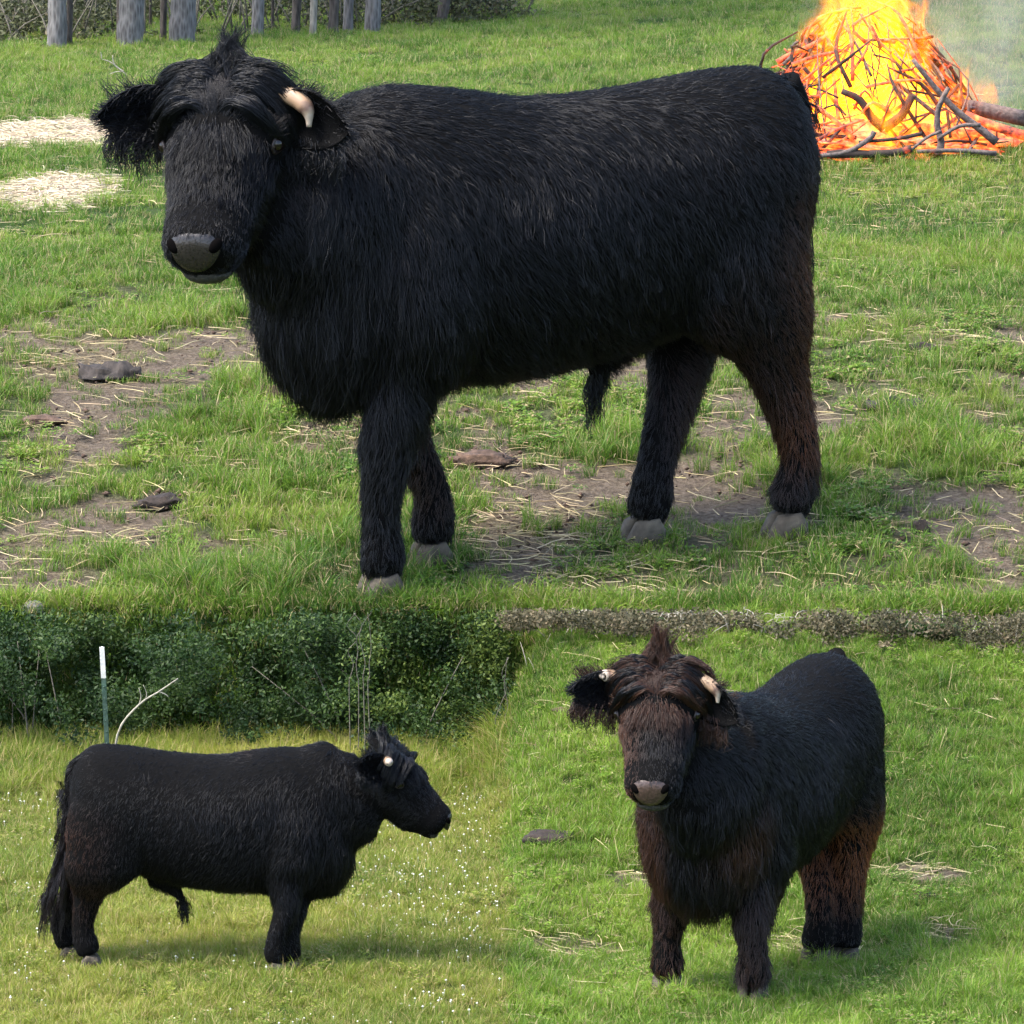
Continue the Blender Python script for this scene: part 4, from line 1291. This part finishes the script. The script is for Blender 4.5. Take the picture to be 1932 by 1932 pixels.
def tree(u, v, wpx, mat, label, seed, back=0.0, lean=0.0):
    gg = np.random.default_rng(seed)
    b = ground(u, v)
    if back: b = Vector((b.x * (b.y + back) / b.y, b.y + back, tz(b.x * (b.y + back) / b.y, b.y + back)))
    r = wpx / 2 / FPX * b.y
    H = 4.2 + gg.random() * 1.6
    root = empty('tree', b)
    pts = [(0, 0, -.06, r * 1.35), (0, 0, .05, r * 1.12), (.01 + lean * .3, 0, .5, r), (lean * 1.0 + gg.normal(0, .03), gg.normal(0, .03), 1.6, r * .86), (lean * 1.6, 0, H * .7, r * .55), (lean * 2, 0, H, r * .18)]
    V, F = limb([(p[0], p[1], p[2], p[3], p[3]) for p in pts], 8, 14, (1, .2, 0))
    V = [Vector(p) + Vector((mnoise.noise(Vector(p) * 14), mnoise.noise(Vector(p) * 14 + Vector((5, 1, 2))), 0)) * r * .14 for p in V]
    tr = mesh_vf('trunk', (V, F), mat, root)
    tips = []
    for k in range(7):
        z0 = H * (.38 + .08 * k); a = gg.random() * 6.283; L = gg.uniform(.7, 1.4)
        e = Vector((lean * 1.4 + math.cos(a) * L, math.sin(a) * L, z0 + L * .8))
        mesh_vf('limb', tube([(lean * 1.3, 0, z0, r * .38), (lean * 1.3 + math.cos(a) * L * .45, math.sin(a) * L * .45, z0 + L * .3, r * .24), (*e, r * .07)], 3, 6), mat, tr)
        tips.append(e)
    V, T, A = leaf_cloud([tuple(t) for t in tips] + [(lean * 2, 0, H)], [(.55, .55, .45)] * 8, 900, .05, gg, .3)
    leaf_object('crown', V, T, A, L_TREE, root)
    tag(root, label, 'tree', 'trees along the wood edge')
for a in [(108, 90, 34, BK_GREY, 'grey tree trunk nearest the left edge of the wood', 1), (131, 88, 11, BK_DARK, 'thin dark trunk touching the grey trunk at the left of the wood', 2),
          (246, 86, 46, BK_GREY, 'wide grey trunk, the left one of the two widest in the wood', 3), (226, 84, 12, BK_DARK, 'narrow dark trunk hugging the left side of the left wide trunk', 16),
          (308, 78, 12, BK_DARK, 'slim dark trunk between the two widest grey trunks', 4),
          (344, 80, 46, BK_GREY, 'wide grey trunk, the right one of the two widest in the wood', 5), (284, 70, 5, BK_DARK, 'very thin sapling between the two widest grey trunks', 6, .8),
          (486, 70, 22, BK_GREY, 'medium grey trunk just right of the biggest bull\'s topknot', 7), (514, 68, 5, BK_DARK, 'thin sapling right of the medium grey trunk', 17, .5),
          (558, 74, 16, BK_DARK, 'dark trunk left of the pale slender trunk', 8, .6), (591, 68, 13, BK_PALE, 'pale slender trunk amid darker ones in the wood', 9),
          (629, 66, 18, BK_DARK, 'darkest trunk, right of the pale slender one', 10), (657, 64, 18, BK_GREY, 'grey trunk between the darkest trunk and the broad rightmost grey one', 11, .3),
          (703, 60, 28, BK_GREY, 'broad grey trunk near the right end of the wood', 12), (835, 56, 20, BK_DARK, 'leaning dark trunk at the right end of the wood', 13, .6, .12),
          (160, 76, 5, BK_DARK, 'thin sapling between the left grey trunk and the left wide trunk', 14, .8), (62, 62, 22, BK_DARK, 'leaning dark trunk at the far left behind the wood edge', 15, 3.5, -.2)]:
    tree(*a)
# undergrowth and leaf litter below the trees
g = np.random.default_rng(203)
L_UNDER = mat_leaf('undergrowth_leaf', [(.0, (.028, .030, .016)), (.45, (.062, .070, .030)), (.8, (.11, .12, .05)), (1.0, (.18, .14, .09))], .25)
cs, rs = [], []
for k in range(420):
    u = g.uniform(-60, 1010); v = np.interp(u, [0, 450, 1000], [88, 70, 42]) - 4
    b = ground(u, v); y = b.y + (g.uniform(.2, 7) if k % 3 else g.uniform(-.05, .25))
    x = b.x * y / b.y; r = g.uniform(.09, .30) if k % 3 else g.uniform(.03, .07)
    if 330 < u < 480 and g.random() < .8: continue
    cs.append((x, y, tz(x, y) + r * .5)); rs.append((r * 1.3, r, r * .8))
V, T, A = leaf_cloud(cs, rs, 52000, .019, g)
tag(leaf_object('undergrowth', V, T, A, L_UNDER), 'brown and olive undergrowth among the trees along the top left', 'undergrowth', kind='stuff')
tw = []
for k in range(260):
    u = g.uniform(-60, 1010); v = np.interp(u, [0, 450, 1000], [90, 72, 44]) - 4
    b = ground(u, v); y = b.y + g.uniform(.1, 4); x = b.x * y / b.y; zb = tz(x, y) - .02; h = g.uniform(.2, .9); d = g.normal(0, .25, 2)
    tw.append(tube([(x, y, zb, .007), (x + d[0] * .4, y + d[1] * .3, zb + h * .55, .005), (x + d[0], y + d[1], zb + h, .002)], 2, 5))
tag(mesh_vf('undergrowth_twigs', vf_join(tw), M_TWIG), 'bare grey saplings and twigs among the trees along the top left', 'twigs', kind='stuff')
# little bare sapling in the grass left of the bull's topknot
b = ground(246, 148); root = empty('bare_sapling', b)
Q = lambda u, v: at_depth(u, v, b.y) - b
mesh_vf('stem', tube([(0, 0, -.01, .006), (*Q(232, 135), .005), (*Q(216, 122), .004), (*Q(212, 104), .002)], 3, 5), M_PALE, root)
for (a, c_) in (((216, 122), (192, 112)), ((232, 135), (206, 140)), ((192, 112), (190, 98))):
    mesh_vf('twig', tube([(*Q(*a), .003), (*Q((a[0] + c_[0]) / 2, (a[1] + c_[1]) / 2 - 2), .0025), (*Q(*c_), .0014)], 3, 5), M_PALE, root)
tag(root, 'small bare twig standing in the grass left of the topknot', 'twig')

# ------------------------------------------------------------------ bonfire
FB = ground(1690, 292)
FB = Vector((FB.x, FB.y + .30, tz(FB.x, FB.y + .30)))
fire = empty('bonfire', FB)
tag(fire, 'blazing brush-pile bonfire behind the rump of the biggest bull', 'bonfire')
FK = FB.y / FPX                                                      # metres per picture unit there
def mat_flame():
    m, nt, p = mat_new('flame')
    nt.nodes.remove(p)
    out = nt.nodes['Material Output']
    tc = N(nt, 'TexCoord')
    mp = N(nt, 'Mapping'); mp.inputs['Scale'].default_value = (1, 1, .55); nt.links.new(tc.outputs['Object'], mp.inputs[0])
    n = N(nt, 'TexNoise', Scale=8.0, Detail=3.0, Roughness=.55, Distortion=1.0); nt.links.new(mp.outputs[0], n.inputs['Vector'])
    sx = N(nt, 'SeparateXYZ'); nt.links.new(tc.outputs['Object'], sx.inputs[0])
    # radius of the flame body at each height
    rz = N(nt, 'MapRange'); rz.inputs['From Min'].default_value = 0; rz.inputs['From Max'].default_value = 1.05; rz.inputs['To Min'].default_value = 0; rz.inputs['To Max'].default_value = 1
    nt.links.new(sx.outputs[2], rz.inputs[0])
    rr = ramp(nt, rz.outputs[0], [(0, (.55,) * 3), (.22, (.48,) * 3), (.42, (.33,) * 3), (.62, (.215,) * 3), (1, (.13,) * 3)])
    xo = N(nt, 'Math', operation='MULTIPLY'); nt.links.new(sx.outputs[0], xo.inputs[0]); nt.links.new(sx.outputs[0], xo.inputs[1])
    yo = N(nt, 'Math', operation='MULTIPLY'); nt.links.new(sx.outputs[1], yo.inputs[0]); nt.links.new(sx.outputs[1], yo.inputs[1])
    sm = N(nt, 'Math', operation='ADD'); nt.links.new(xo.outputs[0], sm.inputs[0]); nt.links.new(yo.outputs[0], sm.inputs[1])
    sq = N(nt, 'Math', operation='SQRT'); nt.links.new(sm.outputs[0], sq.inputs[0])
    dv_ = N(nt, 'Math', operation='DIVIDE'); nt.links.new(sq.outputs[0], dv_.inputs[0]); nt.links.new(rr, dv_.inputs[1])
    f = N(nt, 'Math', operation='SUBTRACT'); f.inputs[0].default_value = 1.0; nt.links.new(dv_.outputs[0], f.inputs[1])
    nn = N(nt, 'Math', operation='MULTIPLY_ADD'); nn.inputs[1].default_value = 3.6; nn.inputs[2].default_value = -1.86; nt.links.new(n.outputs[0], nn.inputs[0])
    h = N(nt, 'Math', operation='ADD'); nt.links.new(f.outputs[0], h.inputs[0]); nt.links.new(nn.outputs[0], h.inputs[1])
    col = ramp(nt, h.outputs[0], [(.12, (1, .085, .002)), (.42, (1, .20, .003)), (.72, (1, .42, .006)), (1.0, (1, .64, .02))])
    st = N(nt, 'MapRange', interpolation_type='SMOOTHSTEP'); st.inputs['From Min'].default_value = .10; st.inputs['From Max'].default_value = .75; st.inputs['To Min'].default_value = 0; st.inputs['To Max'].default_value = 6.5
    nt.links.new(h.outputs[0], st.inputs[0])
    em = N(nt, 'Emission'); nt.links.new(col, em.inputs[0]); nt.links.new(st.outputs[0], em.inputs[1])
    ab = N(nt, 'VolumeAbsorption'); ab.inputs[0].default_value = (.9, .5, .1, 1)
    dm = N(nt, 'Math', operation='MULTIPLY'); dm.inputs[1].default_value = .35; nt.links.new(st.outputs[0], dm.inputs[0]); nt.links.new(dm.outputs[0], ab.inputs[1])
    ads = N(nt, 'AddShader'); nt.links.new(em.outputs[0], ads.inputs[0]); nt.links.new(ab.outputs[0], ads.inputs[1])
    nt.links.new(ads.outputs[0], out.inputs['Volume'])
    return m
rings = [((0, 0, z), Vector((1, 0, 0)), Vector((0, 1, 0)), r, r) for (z, r) in ((.02, .66), (.15, .64), (.30, .56), (.45, .46), (.65, .36), (.85, .28), (1.02, .22), (1.12, .10))]
fl = mesh_vf('flame', loft(rings, 24), mat_flame(), fire)
fl.location = ((1650 - 1690) * FK, 0, 0)
def mat_ember(name, glow, c0, c1, sc=16, thr=.5):
    m, nt, p = mat_new(name)
    tc = N(nt, 'TexCoord')
    n = N(nt, 'TexNoise', Scale=float(sc), Detail=5.0, Roughness=.65); nt.links.new(tc.outputs['Object'], n.inputs['Vector'])
    c = ramp(nt, n.outputs[0], [(.3, c0), (.7, c1)]); nt.links.new(c, p.inputs['Base Color'])
    e = ramp(nt, n.outputs[0], [(thr - .12, (0, 0, 0)), (thr, (.55, .045, .006)), (thr + .10, (1, .16, .015)), (thr + .22, (1, .45, .06))])
    nt.links.new(e, p.inputs['Emission Color']); p.inputs['Emission Strength'].default_value = glow
    p.inputs['Roughness'].default_value = .9
    return m
M_EMBER = mat_ember('ember', .55, (.05, .03, .03), (.30, .20, .18), 22, .42)
M_BURN = mat_ember('burning_branch', .5, (.06, .028, .022), (.16, .085, .07), 26, .46)
M_CHAR = mat_ember('charred_branch', .5, (.014, .010, .009), (.06, .04, .033), 20, .68)
M_ASHEN = simple('ashen_branch', (.11, .088, .082), .9, .6, 60, .5)
g = np.random.default_rng(301)
PC = ((1640 - 1690) * FK, 0.0)                                     # centre of the pile
PR, PHT = .64, .60
def dome(r): return PHT * max(0.0, 1 - (r / PR) ** 2)
V, F = lump((PC[0] + .05, 0, 0), .62, .44, .13, 4, .5, 0, 4.4, 4)
bed = mesh_vf('ember_bed', (V, F), M_EMBER, fire)
def stick(pts, mat):
    o = mesh_vf('branch', tube(pts, 3, 7), mat, fire)
    return o
for k in range(290):                                               # brush heaped into a rough dome
    a = g.random() * 6.283; r0 = PR * math.sqrt(g.uniform(.12, 1.05)); a2 = a + g.normal(0, .8); r1 = max(.03, r0 - g.uniform(-.16, .40))
    lift_ = g.uniform(-.05, .07)
    p0 = np.array([PC[0] + r0 * math.cos(a), r0 * math.sin(a) * .75, max(0, dome(r0) - .03)])
    p1 = np.array([PC[0] + r1 * math.cos(a2), r1 * math.sin(a2) * .75, dome(r1) + lift_])
    mid = (p0 + p1) / 2 + g.normal(0, .045, 3)
    mid[2] = max(mid[2], .02)
    rr = g.uniform(.003, .0105)
    q = g.random() + .35 * max(0, math.cos(a)) * (r0 / PR)
    mt = M_BURN if q < .55 else (M_CHAR if q < .92 else M_ASHEN)
    stick([(*p0, rr), (*mid, rr * .85), (*p1, rr * .4)], mt)
FQ = lambda u, v, d: tuple(at_depth(u, v, FB.y + d) - FB)
# the branches one can pick out
def named(pts, d, r0, r1, mat):
    n = len(pts)
    stick([(*FQ(u, v, d + .0 * i), r0 + (r1 - r0) * i / (n - 1)) for i, (u, v) in enumerate(pts)], mat)
named([(1588, 172), (1622, 188), (1645, 222), (1668, 242)], -.40, .014, .024, M_CHAR)
named([(1668, 242), (1700, 218), (1722, 180)], -.40, .024, .018, M_CHAR)
named([(1662, 240), (1672, 212), (1684, 188), (1692, 183)], -.44, .006, .004, M_CHAR)
named([(1722, 112), (1760, 160), (1800, 205), (1842, 238), (1880, 268)], -.40, .010, .020, M_ASHEN)
named([(1790, 165), (1772, 200), (1768, 235), (1776, 268), (1770, 292)], -.48, .011, .019, M_ASHEN)
named([(1466, 118), (1490, 104), (1530, 86), (1562, 66)], -.10, .014, .010, M_BURN)
named([(1478, 122), (1494, 104), (1498, 84), (1508, 78)], -.12, .009, .006, M_ASHEN)
named([(1494, 122), (1540, 106), (1590, 96)], -.2, .010, .007, M_BURN)
named([(1718, 96), (1740, 130), (1762, 150), (1782, 170)], -.3, .010, .008, M_BURN)
named([(1540, 200), (1580, 232), (1610, 262)], -.5, .010, .012, M_BURN)
named([(1532, 270), (1580, 244), (1630, 225)], -.52, .009, .006, M_BURN)
named([(1700, 300), (1745, 262), (1775, 248)], -.58, .006, .008, M_ASHEN)
named([(1620, 268), (1690, 262), (1740, 252)], -.55, .007, .010, M_CHAR)
named([(1548, 294), (1600, 286), (1640, 262), (1650, 248)], -.56, .010, .013, M_ASHEN)
named([(1770, 262), (1810, 238), (1850, 236)], -.5, .008, .010, M_ASHEN)
named([(1640, 290), (1690, 288), (1720, 280)], -.58, .016, .018, M_CHAR)
named([(1730, 286), (1810, 284), (1880, 290)], -.55, .009, .012, M_ASHEN)
lo = mesh_vf('log', tube([(*FQ(1800, 196, -.05), .030), (*FQ(1850, 206, -.05), .034), (*FQ(1935, 224, -.05), .036)], 3, 12), M_ASHEN, fire)
mesh_vf('log', tube([(*FQ(1560, 292, -.55), .018), (*FQ(1600, 290, -.55), .020), (*FQ(1660, 292, -.56), .016)], 3, 10), M_CHAR, fire)
mesh_vf('log', tube([(*FQ(1820, 215, -.2), .018), (*FQ(1870, 236, -.22), .020), (*FQ(1940, 258, -.25), .022)], 3, 10), M_BURN, fire)
# light thrown by the fire itself
fld = bpy.data.lights.new('fire_glow', 'POINT'); fld.energy = 18; fld.color = (1, .45, .12); fld.shadow_soft_size = .35
flo = bpy.data.objects.new('fire_glow', fld); COL.objects.link(flo); flo.parent = fire; flo.location = (-.05, -.15, .75)
# smoke drifting off to the right
def mat_smoke():
    m, nt, p = mat_new('smoke')
    nt.nodes.remove(p)
    out = nt.nodes['Material Output']
    tc = N(nt, 'TexCoord')
    n = N(nt, 'TexNoise', Scale=2.6, Detail=4.0, Distortion=.8); nt.links.new(tc.outputs['Object'], n.inputs['Vector'])
    gr = N(nt, 'TexGradient', gradient_type='SPHERICAL'); mp = N(nt, 'Mapping'); mp.inputs['Scale'].default_value = (1 / .95, 1 / .6, 1 / .85); nt.links.new(tc.outputs['Object'], mp.inputs[0]); nt.links.new(mp.outputs[0], gr.inputs[0])
    mu = N(nt, 'Math', operation='MULTIPLY'); nt.links.new(gr.outputs['Fac'], mu.inputs[0])
    mr = N(nt, 'MapRange'); mr.inputs['From Min'].default_value = .36; mr.inputs['From Max'].default_value = .68; mr.inputs['To Max'].default_value = .9; nt.links.new(n.outputs[0], mr.inputs[0]); nt.links.new(mr.outputs[0], mu.inputs[1])
    pv = N(nt, 'VolumePrincipled'); pv.inputs['Color'].default_value = (.82, .88, .95, 1); nt.links.new(mu.outputs[0], pv.inputs['Density'])
    nt.links.new(pv.outputs[0], out.inputs['Volume'])
    return m
sp_ = at_depth(1850, 110, FB.y + .5)
smo = mesh_vf('smoke', ellipsoid((0, 0, 0), .95, .6, .85, None, 24, 16), mat_smoke())
smo.location = sp_
tag(smo, 'thin bluish smoke drifting right of the bonfire', 'smoke', kind='stuff')

# ------------------------------------------------------------------ clods, dung, bark and stones on the ground
M_DUNG = simple('dried_dung', (.026, .018, .014), .95, 1.0, 40, .5)
M_WOOD = mat_bark('weathered_wood', (.010, .008, .007), (.050, .040, .035), 12)
M_STONE = simple('stone', (.20, .185, .165), .85, .25, 60, .25)
M_CLAY = simple('brown_clod', (.085, .052, .036), .95, 1.0, 45, .5)
def clod(u, v, ru, rv, mat, name, label, cat, seed, rough=.35, dx=.0, fr=2.2):
    b = ground(u, v + rv * .7)
    k = b.y / FPX
    o = mesh_vf(name, lump((0, 0, 0), ru * k, ru * k * .6, rv * k * 1.2, seed, rough, dx, fr), mat)
    o.location = b
    tag(o, label, cat)
    return o
def slab(u, v, L, rv, label, seed, ang=0.0, prong=True):
    """weathered piece of log: grooved, split bark, with broken ends"""
    gg = np.random.default_rng(seed)
    b = ground(u, v + rv * .8); k = b.y / FPX
    root = empty('wood_piece', b, ang)
    n = 20; V, F = [], []
    xs_ = np.linspace(-1, 1, 15)
    for i, xx in enumerate(xs_):
        for q in range(n):
            t = 2 * math.pi * q / n
            rr = rv * k * (1 - .22 * abs(xx) ** 3) * (1 + .13 * math.sin(t * 7 + seed + xx) + .75 * mnoise.noise(Vector((xx * 2.5, math.cos(t) * 1.5, math.sin(t) * 1.5 + seed))) + .2 * mnoise.noise(Vector((xx * 5, math.cos(t) * 5, math.sin(t) * 5 + seed))))
            ex = (L * k) * xx + (rv * k * .5 * mnoise.noise(Vector((math.cos(t) * 2.4, math.sin(t) * 2.4, xx + seed * 2))) if i in (0, 14) else 0)
            V.append(Vector((ex, rr * math.cos(t) * 1.25, max(-.2 * rv * k, rr * math.sin(t)) + rv * k * .15)))
    for i in range(14):
        for q in range(n):
            q2 = (q + 1) % n
            F.append((i * n + q, (i + 1) * n + q, (i + 1) * n + q2, i * n + q2))
    F.append(tuple(range(n))); F.append(tuple(range(14 * n, 15 * n))[::-1])
    mesh_vf('log_body', (V, F), M_WOOD, root)
    if prong:
        mesh_vf('stub', tube([(-L * k * .75, 0, rv * k * .4, rv * k * .45), (-L * k * .95, .01, rv * k * .8, rv * k * .33), (-L * k * 1.1, .01, rv * k * 1.15, rv * k * .12)], 3, 7), M_WOOD, root)
    tag(root, label, 'wood')
slab(207, 694, 56, 20, 'dark weathered chunk of wood lying in the grass before the biggest bull', 3, R(-4))
slab(1690, 760, 60, 17, 'weathered slab of grey wood in the grass right of the hind legs', 7, R(-8), False)
clod(905, 862, 62, 16, M_CLAY, 'dung_clod', 'broken brown clod beneath the belly of the biggest bull', 'clod', 2, .5, 0, 3.4)
clod(300, 945, 44, 13, M_DUNG, 'dung_clod', 'dark flat clod in the grass left of the front hooves', 'clod', 5, .5, .3, 3.0)
clod(1738, 992, 18, 17, M_DUNG, 'dung_clod', 'small dark lump in the grass at the far right', 'clod', 6)
clod(1735, 655, 30, 10, M_DUNG, 'dung_clod', 'dark clod among straw right of the biggest bull', 'clod', 8, .5)
clod(500, 738, 36, 13, M_CLAY, 'dung_clod', 'brown earth lump under the brisket of the biggest bull', 'clod', 9, .5)
clod(80, 790, 40, 9, M_CLAY, 'dung_clod', 'flat brown clod by the left edge below the wood chunk', 'clod', 12, .5)
clod(62, 1142, 24, 15, M_STONE, 'stone', 'rounded grey stone in the lower left corner of the upper pasture', 'stone', 10, .12, 0, 1.2)
clod(745, 1003, 8, 6, M_STONE, 'stone', 'small pale stone right of the front legs', 'stone', 11, .2)
clod(1036, 1576, 52, 14, M_DUNG, 'dung_pat', 'dark brown dung pat at the left of the lower right paddock', 'dung', 13, .22, R(6), 2.0)
clod(1065, 1338, 22, 7, M_CLAY, 'molehill', 'small brown heap of earth left of the brown-tinged bull', 'mound', 14, .4)
clod(1790, 1520, 16, 6, M_CLAY, 'dung_clod', 'small brown clod right of the brown-tinged bull', 'clod', 15, .4)
clod(1740, 1690, 28, 8, M_DUNG, 'dung_clod', 'dark clod among straw behind the rusty hind legs', 'clod', 16, .4)

# crumbs of soil and dung over the trampled ground
g = np.random.default_rng(401)
x, y = wedge(26000, EDGE + .02, 16, g, 1.25, 1.1)
k = g.random(len(x)) < np.clip(.03 + np.clip(field(BARE, x, y), 0, 1) * .55 + (1 - cover_up(x, y)) * .12, 0, 1)
x, y = x[k], y[k]; n = len(x)
z = terrain(x, y)
OCT = np.array([(1, 0, 0), (0, 1, 0), (-1, 0, 0), (0, -1, 0), (0, 0, 1), (0, 0, -1)], dtype=float)
OT = np.array([(0, 1, 4), (1, 2, 4), (2, 3, 4), (3, 0, 4), (1, 0, 5), (2, 1, 5), (3, 2, 5), (0, 3, 5)])
sz = (.0025 + .008 * g.random(n) ** 3)[:, None, None] * (1 + .5 * g.normal(0, 1, (n, 6, 1)).clip(-1, 1)) * np.array([1.2, 1.0, .7])
V = OCT[None] * sz + np.stack([x, y, z + .002], 1)[:, None, :] + g.normal(0, .001, (n, 6, 3))
T = (OT[None] + (np.arange(n) * 6)[:, None, None]).reshape(-1, 3)
tag(link('soil_crumbs', tri_mesh('soil_crumbs', V.reshape(-1, 3), T), M_CLAY), 'brown crumbs of soil scattered over the trampled upper pasture', 'soil', kind='stuff')
